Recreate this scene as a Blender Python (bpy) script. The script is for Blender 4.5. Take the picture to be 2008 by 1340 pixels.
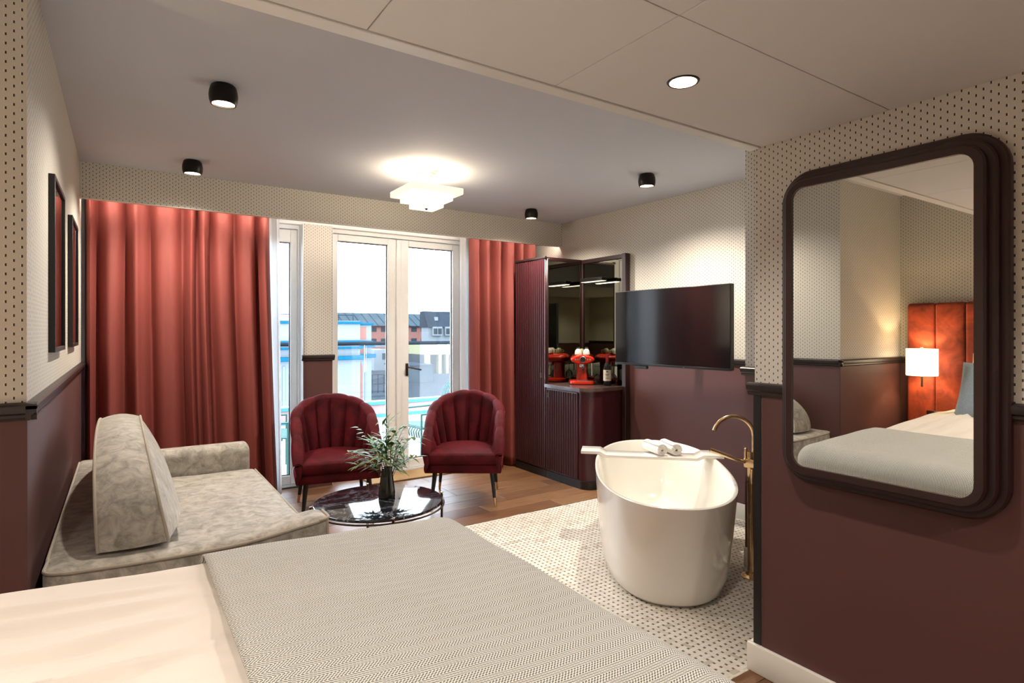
import bpy, bmesh, math, random
from mathutils import Vector, Matrix, noise as mnoise
random.seed(7)
PI = math.pi
scene = bpy.context.scene
for o in list(bpy.data.objects):
    bpy.data.objects.remove(o, do_unlink=True)
COL = scene.collection

# ------------------------------------------------------------------ camera, sky, exposure
CAM_H = 1.45
cam_d = bpy.data.cameras.new('camera')
cam_d.sensor_width = 36.0
cam_d.lens = 36.0 * 1142.0 / 2008.0
cam_d.shift_y = -20.0 / 2008.0
cam_d.clip_start = 0.02
cam_d.clip_end = 600
cam = bpy.data.objects.new('camera', cam_d)
cam.location = (0, 0, CAM_H)
cam.rotation_euler = (PI / 2, 0, -math.atan(764.0 / 1142.0))
COL.objects.link(cam)
scene.camera = cam

world = bpy.data.worlds.new('overcast_sky')
scene.world = world
world.use_nodes = True
wb = world.node_tree.nodes['Background']
wb.inputs['Color'].default_value = (0.80, 0.90, 1.0, 1)
wb.inputs['Strength'].default_value = 12.5

scene.view_settings.view_transform = 'Standard'
scene.view_settings.look = 'None'
scene.view_settings.gamma = 1.0
scene.view_settings.use_curve_mapping = False
scene.view_settings.exposure = 0.32
try:
    cy = scene.cycles
    cy.use_denoising = True
    cy.use_adaptive_sampling = True
    cy.adaptive_threshold = 0.02
    cy.max_bounces = 8
    cy.diffuse_bounces = 4
    cy.glossy_bounces = 5
    cy.transmission_bounces = 4
    cy.transparent_max_bounces = 16
    cy.caustics_reflective = False
    cy.caustics_refractive = False
    cy.sample_clamp_indirect = 6.0
except Exception:
    pass

# power of the lamps (W)
P_SPOT, P_RECESS, P_FLUSH, P_SCONCE, P_BAR = 58.0, 46.0, 6.5, 11.0, 1.0
E_COVE = 60.0
WARM = (1.0, 0.90, 0.77)
WARM2 = (1.0, 0.72, 0.42)

# ------------------------------------------------------------------ geometry helpers
class G:
    def __init__(s):
        s.v = []; s.f = []; s.m = []
    def add(s, vs, fs, mi=0, M=None):
        b = len(s.v)
        if M is not None:
            vs = [tuple(M @ Vector(p)) for p in vs]
        s.v += [tuple(p) for p in vs]
        s.f += [tuple(b + i for i in f) for f in fs]
        s.m += [mi] * len(fs)
        return s
    def box(s, x0, x1, y0, y1, z0, z1, mi=0, M=None):
        vs = [(x, y, z) for z in (z0, z1) for y in (y0, y1) for x in (x0, x1)]
        return s.add(vs, [(0, 2, 3, 1), (4, 5, 7, 6), (0, 1, 5, 4), (2, 6, 7, 3), (0, 4, 6, 2), (1, 3, 7, 5)], mi, M)
    def bbox(s, x0, x1, y0, y1, z0, z1, b=0.004, seg=1, mi=0, M=None):
        bm = bmesh.new()
        bmesh.ops.create_cube(bm, size=1)
        for v in bm.verts:
            v.co = Vector(((x0 + x1) / 2 + v.co.x * (x1 - x0), (y0 + y1) / 2 + v.co.y * (y1 - y0), (z0 + z1) / 2 + v.co.z * (z1 - z0)))
        bmesh.ops.bevel(bm, geom=bm.edges[:], offset=b, segments=seg, profile=0.5, affect='EDGES')
        bm.verts.index_update()
        s.add([tuple(v.co) for v in bm.verts], [tuple(v.index for v in f.verts) for f in bm.faces], mi, M)
        bm.free()
        return s
    def soft(s, lo, hi, r, n=(8, 8, 3), k=4, fn=None, mi=0, M=None, skip=None):
        """rounded box from a subdivided cube; fn displaces each vertex"""
        rr = r if isinstance(r, (tuple, list)) else (r, r, r)
        def ticks(a, b, q, m):
            t = [a + q * i / k for i in range(k)]
            t += [a + q + (b - a - 2 * q) * i / m for i in range(m)]
            t += [b - q + q * i / k for i in range(k + 1)]
            return t
        T = [ticks(lo[i], hi[i], rr[i], n[i]) for i in range(3)]
        idx = {}; vs = []; fs = []
        def vid(p):
            key = tuple(round(c, 6) for c in p)
            if key not in idx:
                idx[key] = len(vs)
                inner = [min(max(p[i], lo[i] + rr[i]), hi[i] - rr[i]) for i in range(3)]
                d = Vector([(p[i] - inner[i]) / rr[i] for i in range(3)])
                L = d.length
                if L > 1e-9:
                    # map cube corner to sphere corner
                    mx = max(abs(d.x), abs(d.y), abs(d.z))
                    d = d * (mx / L)
                q = Vector([inner[i] + d[i] * rr[i] for i in range(3)])
                if fn: q = fn(q)
                vs.append(tuple(q))
            return idx[key]
        for ax in range(3):
            u, w = (ax + 1) % 3, (ax + 2) % 3
            for side in (0, 1):
                val = lo[ax] if side == 0 else hi[ax]
                for i in range(len(T[u]) - 1):
                    for j in range(len(T[w]) - 1):
                        q = []
                        for (a, b) in ((i, j), (i + 1, j), (i + 1, j + 1), (i, j + 1)):
                            p = [0, 0, 0]; p[ax] = val; p[u] = T[u][a]; p[w] = T[w][b]
                            q.append(p)
                        c = [sum(p[m] for p in q) / 4 for m in range(3)]
                        if skip and skip(ax, side, c): continue
                        f = [vid(p) for p in q]
                        if side == 0: f.reverse()
                        fs.append(tuple(f))
        return s.add(vs, fs, mi, M)
    def lathe(s, prof, n=24, mi=0, M=None, sx=1.0, sy=1.0, cap=True):
        vs = []; fs = []
        for (r, z) in prof:
            for i in range(n):
                a = 2 * PI * i / n
                vs.append((r * sx * math.cos(a), r * sy * math.sin(a), z))
        for j in range(len(prof) - 1):
            for i in range(n):
                k = (i + 1) % n
                fs.append((j * n + i, j * n + k, (j + 1) * n + k, (j + 1) * n + i))
        if cap:
            fs.append(tuple(reversed(range(n))))
            b = (len(prof) - 1) * n
            fs.append(tuple(b + i for i in range(n)))
        return s.add(vs, fs, mi, M)
    def tube(s, path, r, n=8, mi=0, M=None, closed=False):
        P = [Vector(p) for p in path]
        vs = []; fs = []
        rad = r if isinstance(r, (list, tuple)) else [r] * len(P)
        up = None
        for i, p in enumerate(P):
            if closed:
                d = P[(i + 1) % len(P)] - P[i - 1]
            else:
                d = (P[min(i + 1, len(P) - 1)] - P[max(i - 1, 0)])
            d.normalize()
            if up is None:
                up = Vector((0, 0, 1)) if abs(d.z) < 0.9 else Vector((1, 0, 0))
            a = d.cross(up)
            if a.length < 1e-6: a = d.orthogonal()
            a.normalize()
            up = a.cross(d).normalized()
            for k in range(n):
                t = 2 * PI * k / n
                vs.append(tuple(p + (a * math.cos(t) + up * math.sin(t)) * rad[i]))
        m = len(P)
        for j in range(m if closed else m - 1):
            for k in range(n):
                k2 = (k + 1) % n; j2 = (j + 1) % m
                fs.append((j * n + k, j * n + k2, j2 * n + k2, j2 * n + k))
        if not closed:
            fs.append(tuple(reversed(range(n))))
            fs.append(tuple((m - 1) * n + k for k in range(n)))
        return s.add(vs, fs, mi, M)
    def prism(s, poly, h0, h1, axis='z', mi=0, M=None):
        n = len(poly)
        def mk(p, h):
            if axis == 'z': return (p[0], p[1], h)
            if axis == 'x': return (h, p[0], p[1])
            return (p[0], h, p[1])
        vs = [mk(p, h0) for p in poly] + [mk(p, h1) for p in poly]
        fs = [tuple(reversed(range(n))), tuple(range(n, 2 * n))]
        for i in range(n):
            k = (i + 1) % n
            fs.append((i, k, n + k, n + i))
        return s.add(vs, fs, mi, M)
    def grid(s, fn, nu, nv, mi=0, M=None, wrap_u=False):
        vs = []; fs = []
        for j in range(nv + 1):
            for i in range(nu + (0 if wrap_u else 1)):
                vs.append(tuple(fn(i / nu, j / nv)))
        w = nu if wrap_u else nu + 1
        for j in range(nv):
            for i in range(nu):
                i2 = (i + 1) % w if wrap_u else i + 1
                fs.append((j * w + i, j * w + i2, (j + 1) * w + i2, (j + 1) * w + i))
        return s.add(vs, fs, mi, M)
    def mesh(s, name, ang=38, fix=True):
        me = bpy.data.meshes.new(name)
        me.from_pydata(s.v, [], s.f)
        me.validate()
        if fix:
            bm = bmesh.new(); bm.from_mesh(me)
            bmesh.ops.recalc_face_normals(bm, faces=bm.faces[:])
            bm.to_mesh(me); bm.free()
        if len(me.polygons) == len(s.m):
            me.polygons.foreach_set('material_index', s.m)
        me.shade_smooth()
        me.set_sharp_from_angle(angle=math.radians(ang))
        return me
    def build(s, name, mat, parent=None, ang=38, fix=True, **kw):
        me = s.mesh(name, ang, fix)
        for m in (mat if isinstance(mat, (list, tuple)) else [mat]):
            me.materials.append(m)
        return link(name, me, parent, **kw)

def link(name, me, parent=None, **kw):
    o = bpy.data.objects.new(name, me)
    COL.objects.link(o)
    if parent is not None: o.parent = parent
    for k, v in kw.items():
        o[k] = v
    return o
def tag(o, label, category, group=None, kind=None):
    o['label'] = label; o['category'] = category
    if group: o['group'] = group
    if kind: o['kind'] = kind
    return o
def thing(name, label, category, loc=(0, 0, 0), rz=0.0, group=None, kind=None):
    e = bpy.data.objects.new(name, None)
    e.empty_display_size = 0.1
    COL.objects.link(e)
    e.location = loc; e.rotation_euler = (0, 0, rz)
    return tag(e, label, category, group, kind)
def copy_tree(o, parent=None):
    c = o.copy(); COL.objects.link(c)
    if parent is not None: c.parent = parent
    for ch in list(o.children):
        copy_tree(ch, c)
    return c
def T(x=0, y=0, z=0, rx=0, ry=0, rz=0, s=1.0):
    from mathutils import Euler
    return Matrix.Translation((x, y, z)) @ Euler((rx, ry, rz)).to_matrix().to_4x4() @ Matrix.Scale(s, 4)
def lerp(a, b, t): return a + (b - a) * t
def smooth(t):
    t = max(0, min(1, t)); return t * t * (3 - 2 * t)
def nz(x, y, z=0.0): return mnoise.noise(Vector((x, y, z)))

# ------------------------------------------------------------------ materials
def srgb(r, g, b):
    f = lambda c: (c / 255 / 12.92) if c / 255 <= 0.04045 else ((c / 255 + 0.055) / 1.055) ** 2.4
    return (f(r), f(g), f(b), 1)
class N:
    """tiny node-graph helper"""
    def __init__(s, name):
        s.mat = bpy.data.materials.new(name); s.mat.use_nodes = True
        s.t = s.mat.node_tree
        s.b = s.t.nodes['Principled BSDF']
    def n(s, typ, **kw):
        q = s.t.nodes.new(typ)
        for k, v in kw.items():
            if k.startswith('i_'): q.inputs[k[2:].replace('_', ' ')].default_value = v
            else: setattr(q, k, v)
        return q
    def L(s, a, b): s.t.links.new(a, b)
    def math(s, op, a, b=None, c=None):
        q = s.t.nodes.new('ShaderNodeMath'); q.operation = op
        for i, x in enumerate((a, b, c)):
            if x is None: continue
            if hasattr(x, 'links'): s.L(x, q.inputs[i])
            else: q.inputs[i].default_value = x
        return q.outputs[0]
    def coord(s, out='Object'):
        return s.t.nodes.new('ShaderNodeTexCoord').outputs[out]
    def xyz(s, v):
        q = s.t.nodes.new('ShaderNodeSeparateXYZ'); s.L(v, q.inputs[0]); return q.outputs
    def comb(s, x, y, z=0.0):
        q = s.t.nodes.new('ShaderNodeCombineXYZ')
        for i, a in enumerate((x, y, z)):
            if hasattr(a, 'links'): s.L(a, q.inputs[i])
            else: q.inputs[i].default_value = a
        return q.outputs[0]
    def noise(s, vec, scale, detail=3, rough=0.5, scl=None, dist=0.0):
        if scl is not None:
            m = s.t.nodes.new('ShaderNodeMapping'); m.inputs['Scale'].default_value = scl
            s.L(vec, m.inputs['Vector']); vec = m.outputs[0]
        q = s.t.nodes.new('ShaderNodeTexNoise'); q.inputs['Scale'].default_value = scale
        q.inputs['Detail'].default_value = detail; q.inputs['Roughness'].default_value = rough
        q.inputs['Distortion'].default_value = dist
        s.L(vec, q.inputs['Vector']); return q.outputs['Fac']
    def ramp(s, fac, stops):
        q = s.t.nodes.new('ShaderNodeValToRGB')
        e = q.color_ramp.elements
        while len(e) < len(stops): e.new(0.5)
        for i, (p, c) in enumerate(stops):
            e[i].position = p; e[i].color = c
        s.L(fac, q.inputs[0]); return q.outputs[0]
    def mix(s, fac, a, b, blend='MIX'):
        q = s.t.nodes.new('ShaderNodeMix'); q.data_type = 'RGBA'; q.blend_type = blend
        for i, x in ((0, fac), (6, a), (7, b)):
            if hasattr(x, 'links'): s.L(x, q.inputs[i])
            else: q.inputs[i].default_value = x
        return q.outputs[2]
    def col(s, c):
        if hasattr(c, 'links'): s.L(c, s.b.inputs['Base Color'])
        else: s.b.inputs['Base Color'].default_value = c
        return s
    def set(s, **kw):
        for k, v in kw.items():
            i = s.b.inputs[k.replace('_', ' ')]
            if hasattr(v, 'links'): s.L(v, i)
            else: i.default_value = v
        return s
    def bump(s, h, strength=0.3, dist=0.01):
        q = s.t.nodes.new('ShaderNodeBump'); q.inputs['Strength'].default_value = strength
        q.inputs['Distance'].default_value = dist
        s.L(h, q.inputs['Height']); s.L(q.outputs[0], s.b.inputs['Normal']); return s

def simple(name, c, rough=0.5, metal=0.0, var=0.06, scale=12.0, bump=0.0, **kw):
    g = N(name)
    f = g.noise(g.coord(), scale, 3)
    lo = tuple(v * (1 - var) for v in c[:3]) + (1,); hi = tuple(min(1, v * (1 + var)) for v in c[:3]) + (1,)
    g.col(g.ramp(f, [(0.3, lo), (0.7, hi)]))
    g.set(Roughness=rough, Metallic=metal, **kw)
    if bump: g.bump(f, bump, 0.004)
    return g.mat
def emis(name, c, strength, base=None):
    g = N(name)
    g.col(base or (0.8, 0.8, 0.8, 1))
    g.b.inputs['Emission Color'].default_value = tuple(c[:3]) + (1,)
    g.b.inputs['Emission Strength'].default_value = strength
    return g.mat

def m_wallpaper():
    g = N('wallpaper')
    p = g.xyz(g.coord())
    u = g.math('ADD', p[0], p[1]); v = p[2]
    cu = g.math('DIVIDE', u, 0.0192)
    col = g.math('FLOOR', cu)
    fu = g.math('ABSOLUTE', g.math('SUBTRACT', g.math('FRACT', cu), 0.5))
    odd = g.math('MULTIPLY', g.math('MODULO', g.math('ADD', col, 1000.0), 2.0), 0.5)
    cv = g.math('ADD', g.math('DIVIDE', v, 0.028), odd)
    fv = g.math('ABSOLUTE', g.math('SUBTRACT', g.math('FRACT', cv), 0.5))
    d = g.math('MULTIPLY', g.math('LESS_THAN', fu, 0.12), g.math('LESS_THAN', fv, 0.15))
    fu2 = g.math('ABSOLUTE', g.math('SUBTRACT', g.math('FRACT', g.math('ADD', cu, 0.18)), 0.5))
    hi = g.math('MULTIPLY', g.math('LESS_THAN', fu2, 0.05), g.math('LESS_THAN', fv, 0.15))
    base = g.mix(g.noise(g.coord(), 1.5, 2), srgb(206, 201, 190), srgb(214, 209, 198))
    c = g.mix(hi, base, srgb(236, 232, 224))
    c = g.mix(d, c, srgb(66, 56, 50))
    g.col(c).set(Roughness=0.75)
    return g.mat
def m_velvet(name, c1, c2, scale=9.0, sheen=0.6, tint=(1, 1, 1, 1), rough=0.75, lo=0.35, hi=0.68):
    g = N(name)
    co = g.coord()
    f = g.noise(co, scale, 7, 0.68, dist=0.6)
    g.col(g.ramp(f, [(lo, c1), (hi, c2)]))
    g.set(Roughness=rough, Sheen_Weight=sheen, Sheen_Roughness=0.35, Sheen_Tint=tint)
    g.bump(g.noise(co, scale * 6, 3), 0.12, 0.004)
    return g.mat
def m_wood():
    g = N('oak_plank')
    co = g.coord()
    info = g.t.nodes.new('ShaderNodeObjectInfo').outputs['Random']
    sh = g.t.nodes.new('ShaderNodeVectorMath'); sh.operation = 'ADD'
    g.L(co, sh.inputs[0]); g.L(g.comb(g.math('MULTIPLY', info, 37.0), g.math('MULTIPLY', info, 11.0)), sh.inputs[1])
    v = sh.outputs[0]
    gr = g.noise(v, 14, 6, 0.65, scl=(0.35, 5.0, 1.0), dist=0.5)
    base = g.ramp(info, [(0.0, srgb(104, 70, 46)), (0.3, srgb(148, 108, 74)), (0.65, srgb(122, 84, 56)), (1.0, srgb(168, 128, 92))])
    c = g.mix(g.math('MULTIPLY', g.ramp(gr, [(0.35, (0, 0, 0, 1)), (0.7, (1, 1, 1, 1))]), 0.55), base, srgb(62, 36, 22))
    kn = g.noise(v, 2.2, 2, 0.5, scl=(1.0, 3.0, 1.0))
    c = g.mix(g.math('MULTIPLY', g.math('GREATER_THAN', kn, 0.70), 0.35), c, srgb(45, 26, 18))
    g.col(c).set(Roughness=g.math('ADD', g.math('MULTIPLY', gr, 0.18), 0.30))
    g.bump(gr, 0.12, 0.003)
    return g.mat
def m_marble():
    g = N('black_marble')
    co = g.coord()
    n1 = g.noise(co, 3.0, 8, 0.65, dist=1.2)
    vein = g.math('ABSOLUTE', g.math('SUBTRACT', n1, 0.5))
    v = g.ramp(vein, [(0.0, srgb(150, 155, 165)), (0.005, srgb(70, 74, 84)), (0.016, srgb(24, 27, 34))])
    n2 = g.noise(co, 9.0, 6, 0.7, dist=0.6)
    c = g.mix(g.ramp(n2, [(0.52, (0, 0, 0, 1)), (0.75, (0.5, 0.5, 0.5, 1))]), v, srgb(70, 74, 84))
    g.col(c).set(Roughness=0.07, Coat_Weight=0.4, Coat_Roughness=0.04)
    return g.mat
def m_throw():
    g = N('chevron_throw')
    p = g.xyz(g.coord())
    u = g.math('SUBTRACT', p[0], p[2]); v = p[1]
    tri = g.math('PINGPONG', v, 0.021)
    s = g.math('DIVIDE', g.math('ADD', u, tri), 0.0078)
    st = g.math('SINE', g.math('MULTIPLY', s, 2 * PI))
    wt = g.math('SINE', g.math('MULTIPLY', v, 2 * PI / 0.0064))
    k = g.math('ADD', st, g.math('MULTIPLY', wt, 0.8))
    f = g.math('ADD', g.math('MULTIPLY', k, 0.32), 0.5)
    big = g.noise(g.coord(), 5.0, 3)
    light = g.mix(big, srgb(220, 217, 207), srgb(230, 228, 220))
    c = g.mix(g.ramp(f, [(0.28, (0, 0, 0, 1)), (0.62, (1, 1, 1, 1))]), srgb(90, 90, 86), light)
    g.col(c).set(Roughness=0.9, Sheen_Weight=0.2)
    g.bump(f, 0.5, 0.004)
    return g.mat
def m_glass_thin(name='window_glass', tint=(0.97, 0.985, 1.0, 1), refl=0.06):
    m = bpy.data.materials.new(name); m.use_nodes = True
    t = m.node_tree; t.nodes.clear()
    out = t.nodes.new('ShaderNodeOutputMaterial')
    a = t.nodes.new('ShaderNodeBsdfTransparent'); a.inputs[0].default_value = tint
    b = t.nodes.new('ShaderNodeBsdfGlossy'); b.inputs['Roughness'].default_value = 0.01
    lw = t.nodes.new('ShaderNodeFresnel'); lw.inputs[0].default_value = 1.35
    mx = t.nodes.new('ShaderNodeMixShader')
    t.links.new(lw.outputs[0], mx.inputs[0]); t.links.new(a.outputs[0], mx.inputs[1]); t.links.new(b.outputs[0], mx.inputs[2])
    t.links.new(mx.outputs[0], out.inputs[0])
    return m
def m_sheer():
    m = bpy.data.materials.new('sheer_voile'); m.use_nodes = True
    t = m.node_tree; t.nodes.clear()
    out = t.nodes.new('ShaderNodeOutputMaterial')
    d = t.nodes.new('ShaderNodeBsdfDiffuse'); d.inputs[0].default_value = (0.94, 0.94, 0.94, 1)
    tl = t.nodes.new('ShaderNodeBsdfTranslucent'); tl.inputs[0].default_value = (0.94, 0.95, 0.96, 1)
    tr = t.nodes.new('ShaderNodeBsdfTransparent')
    nx = t.nodes.new('ShaderNodeTexNoise'); nx.inputs['Scale'].default_value = 40
    mr = t.nodes.new('ShaderNodeMapRange'); mr.inputs['To Min'].default_value = 0.42; mr.inputs['To Max'].default_value = 0.58
    t.links.new(nx.outputs[0], mr.inputs[0])
    m1 = t.nodes.new('ShaderNodeMixShader'); t.links.new(mr.outputs[0], m1.inputs[0])
    t.links.new(d.outputs[0], m1.inputs[1]); t.links.new(tl.outputs[0], m1.inputs[2])
    m2 = t.nodes.new('ShaderNodeMixShader'); m2.inputs[0].default_value = 0.12
    t.links.new(m1.outputs[0], m2.inputs[1]); t.links.new(tr.outputs[0], m2.inputs[2])
    t.links.new(m2.outputs[0], out.inputs[0])
    return m
def m_mirror(name, c):
    g = N(name)
    g.col(c).set(Metallic=1.0, Roughness=0.01)
    return g.mat
def m_stone():
    g = N('mosaic_stone')
    co = g.coord('Object')
    pos = g.t.nodes.new('ShaderNodeNewGeometry').outputs['Position']
    p = g.xyz(pos)
    info = g.t.nodes.new('ShaderNodeObjectInfo').outputs['Random']
    isl = g.t.nodes.new('ShaderNodeNewGeometry').outputs['Random Per Island']
    r = g.math('FRACT', g.math('ADD', info, isl))
    a = g.ramp(r, [(0.0, srgb(208, 199, 184)), (0.12, srgb(224, 217, 205)), (0.5, srgb(232, 226, 216)), (0.92, srgb(220, 212, 198)), (1.0, srgb(190, 180, 164))])
    v = g.noise(pos, 26, 5, 0.7)
    c = g.mix(g.ramp(v, [(0.5, (0, 0, 0, 1)), (0.8, (0.4, 0.4, 0.4, 1))]), a, srgb(160, 148, 134))
    g.col(c).set(Roughness=0.35)
    return g.mat
def m_curtain():
    g = N('terracotta_curtain')
    co = g.coord()
    f = g.noise(co, 60, 3, scl=(1, 1, 0.15))
    c = g.mix(f, srgb(122, 54, 48), srgb(136, 62, 54))
    g.col(c).set(Roughness=0.7)
    return g.mat
def m_poster(name, cfield, cbase, seed):
    g = N(name)
    p = g.xyz(g.coord())
    f = g.noise(g.coord(), 3.0, 4)
    c = g.mix(f, cfield, tuple(v * 0.7 for v in cfield[:3]) + (1,))
    blk = g.math('MULTIPLY', g.math('LESS_THAN', p[2], 0.10), 1.0)
    c = g.mix(blk, c, cbase)
    b2 = g.math('MULTIPLY', g.math('LESS_THAN', g.math('ABSOLUTE', g.math('SUBTRACT', p[1], 0.24 + seed)), 0.07), g.math('LESS_THAN', g.math('ABSOLUTE', g.math('SUBTRACT', p[2], 0.17)), 0.05))
    c = g.mix(b2, c, srgb(196, 120, 96))
    b3 = g.math('LESS_THAN', g.math('ABSOLUTE', g.math('SUBTRACT', g.math('ADD', p[2], g.math('MULTIPLY', p[1], -0.4)), 0.36)), 0.006)
    c = g.mix(b3, c, srgb(214, 130, 110))
    g.col(c).set(Roughness=0.6)
    return g.mat

M_ = {}
M_['paper'] = m_wallpaper()
M_['dado'] = simple('burgundy_dado_paint', srgb(90, 56, 53), 0.6, var=0.04, scale=3)
M_['rail'] = simple('dark_brown_rail', srgb(44, 34, 32), 0.4)
M_['black'] = simple('black_paint', srgb(24, 22, 22), 0.45)
M_['white'] = simple('white_paint', srgb(228, 222, 210), 0.45, var=0.02)
M_['frame'] = simple('white_lacquer_frame', srgb(240, 240, 238), 0.35, var=0.02)
M_['ceil'] = simple('upper_ceiling_paint', srgb(206, 210, 220), 0.85, var=0.015, scale=2)
M_['ceil2'] = simple('lower_ceiling_panel', srgb(230, 229, 228), 0.7, var=0.015, scale=2)
M_['wood'] = m_wood()
M_['under'] = simple('subfloor', srgb(60, 44, 34), 0.8)
M_['grout'] = simple('grout', srgb(216, 209, 196), 0.9)
M_['stone'] = m_stone()
M_['dot'] = simple('dark_stone_dot', srgb(116, 102, 90), 0.4, var=0.2, scale=60)
M_['curtain'] = m_curtain()
M_['sheer'] = m_sheer()
M_['glass'] = m_glass_thin()
M_['red_velvet'] = m_velvet('burgundy_velvet', srgb(58, 8, 14), srgb(94, 14, 25), 7, 0.14, srgb(255, 60, 90))
M_['red_velvet'].node_tree.nodes['Principled BSDF'].inputs['Specular IOR Level'].default_value = 0.2
M_['grey_velvet'] = m_velvet('crushed_grey_velvet', srgb(132, 127, 118), srgb(186, 179, 168), 18, 0.45, srgb(255, 250, 240), lo=0.36, hi=0.64)
M_['piping'] = simple('grey_piping', srgb(168, 158, 144), 0.8)
M_['rust_velvet'] = m_velvet('rust_velvet', srgb(104, 34, 16), srgb(168, 66, 34), 6, 0.4, srgb(255, 170, 120))
M_['sheet'] = simple('white_cotton', srgb(226, 217, 208), 0.85, var=0.02, scale=4)
M_['throw'] = m_throw()
M_['blue_pillow'] = simple('pale_blue_weave', srgb(150, 164, 176), 0.9, var=0.12, scale=120, bump=0.3)
M_['marble'] = m_marble()
M_['brass'] = simple('brushed_brass', (0.62, 0.43, 0.24, 1), 0.24, 1.0, var=0.08, scale=30)
M_['bronze'] = simple('dark_bronze', srgb(70, 54, 44), 0.35, 0.8)
M_['darkmetal'] = simple('dark_metal', srgb(30, 27, 26), 0.4, 0.5)
M_['steel'] = simple('polished_steel', (0.6, 0.6, 0.6, 1), 0.2, 1.0)
M_['wardrobe'] = simple('burgundy_lacquer', srgb(60, 22, 27), 0.28, var=0.05, scale=3)
M_['wardrobe_dark'] = simple('dark_burgundy_lacquer', srgb(50, 20, 24), 0.3, var=0.05)
M_['counter'] = simple('dark_counter', srgb(84, 66, 62), 0.2, var=0.1, scale=20)
M_['smoked'] = m_mirror('smoked_mirror', (0.30, 0.30, 0.25, 1))
M_['mirror'] = m_mirror('silver_mirror', (0.90, 0.91, 0.88, 1))
M_['mframe'] = simple('mahogany_frame', srgb(48, 25, 23), 0.4, var=0.08)
M_['screen'] = simple('tv_screen', (0.006, 0.006, 0.007, 1), 0.10, var=0.0, IOR=1.75)
M_['acrylic'] = simple('white_acrylic', srgb(240, 236, 228), 0.12, var=0.01, scale=2, Coat_Weight=0.4)
M_['towel'] = simple('white_towel', srgb(236, 232, 226), 0.95, var=0.06, scale=160, bump=0.6)
M_['red_machine'] = simple('glossy_red_enamel', srgb(196, 42, 18), 0.12, var=0.04, Coat_Weight=0.5)
M_['cup_white'] = simple('white_porcelain', srgb(238, 232, 222), 0.15, var=0.02)
M_['cup_olive'] = simple('olive_porcelain', srgb(138, 138, 100), 0.2, var=0.05)
M_['bottle'] = simple('dark_bottle_glass', srgb(16, 18, 14), 0.06, var=0.05)
M_['foil'] = simple('red_foil', srgb(130, 24, 28), 0.3, 0.3)
M_['label'] = simple('bottle_label', srgb(226, 216, 196), 0.7, var=0.05, scale=70)
M_['print'] = simple('label_print', srgb(64, 58, 56), 0.7)
M_['vase'] = simple('dark_green_glass', srgb(38, 40, 32), 0.1, var=0.1, Coat_Weight=0.5)
M_['leaf'] = simple('green_leaf', srgb(72, 118, 38), 0.5, var=0.35, scale=5)
M_['leaf2'] = simple('grey_green_leaf', srgb(96, 128, 62), 0.55, var=0.3, scale=5)
M_['berry'] = simple('yellow_blossom', srgb(178, 158, 62), 0.7, var=0.2, scale=30)
M_['stem'] = simple('brown_stem', srgb(96, 92, 52), 0.6)
M_['mat'] = simple('sisal_mat', srgb(176, 140, 92), 0.95, var=0.15, scale=90, bump=0.4)
M_['poster1'] = m_poster('red_poster', srgb(156, 52, 44), srgb(204, 170, 150), 0.0)
M_['poster2'] = m_poster('red_poster_far', srgb(150, 54, 46), srgb(190, 150, 134), 0.05)
M_['alabaster'] = emis('lit_alabaster', (1.0, 0.86, 0.66), 1.25, srgb(240, 225, 195))
M_['alabaster2'] = emis('lit_alabaster_top_tier', (1.0, 0.82, 0.60), 0.85, srgb(240, 225, 195))
M_['lens'] = emis('lamp_lens', (1.0, 0.84, 0.58), 14.0)
M_['shade'] = emis('lit_linen_shade', (1.0, 0.80, 0.52), 5.0, srgb(240, 225, 195))
M_['led'] = emis('led_strip', (1.0, 0.86, 0.72), E_COVE)
M_['barled'] = emis('bar_lamp_diffuser', (1.0, 0.86, 0.62), 1.3)
M_['cream_metal'] = simple('cream_metal', srgb(196, 176, 146), 0.35, 0.4)
M_['teal'] = simple('teal_tube', srgb(34, 84, 80), 0.5)
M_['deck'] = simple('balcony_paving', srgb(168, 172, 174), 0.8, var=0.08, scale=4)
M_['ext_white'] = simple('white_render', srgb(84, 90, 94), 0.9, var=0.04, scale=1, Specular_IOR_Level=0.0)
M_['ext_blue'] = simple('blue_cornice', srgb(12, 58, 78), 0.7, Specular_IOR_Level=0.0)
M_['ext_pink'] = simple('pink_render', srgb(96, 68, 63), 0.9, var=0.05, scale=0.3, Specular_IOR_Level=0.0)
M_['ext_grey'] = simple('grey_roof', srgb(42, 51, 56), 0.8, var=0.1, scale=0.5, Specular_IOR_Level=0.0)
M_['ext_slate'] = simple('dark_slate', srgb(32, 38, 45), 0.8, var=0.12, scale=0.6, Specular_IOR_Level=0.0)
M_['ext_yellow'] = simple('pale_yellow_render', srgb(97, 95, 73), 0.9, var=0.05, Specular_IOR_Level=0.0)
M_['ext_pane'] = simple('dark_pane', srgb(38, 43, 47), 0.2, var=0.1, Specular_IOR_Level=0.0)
M_['par_pink'] = simple('parapet_pink', srgb(170, 136, 134), 0.9)
M_['par_teal'] = simple('parapet_teal', srgb(60, 128, 142), 0.7)
M_['par_white'] = simple('parapet_white', srgb(190, 196, 200), 0.9)
M_['ext_flat'] = simple('bitumen_roof', srgb(33, 38, 43), 0.9, var=0.08, scale=0.4, Specular_IOR_Level=0.0)

# ------------------------------------------------------------------ room dimensions (camera stands at x=0,y=0)
XL, XR = -0.245, 3.98          # side walls of the seating half
XH, XM = -1.25, 2.25           # headboard wall, mirror partition
XC, YC = 3.20, 2.19            # bath column
YP = 2.32                      # pillar face
YB, YV, YW = -1.2, 4.98, 5.60  # rear wall, valance, window wall (inner face)
ZH, ZL, YE = 2.62, 2.23, 1.515 # high ceiling, low ceiling, its edge
RZ0, RZ1 = 1.178, 1.232        # chair rail
BB = 0.12

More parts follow.
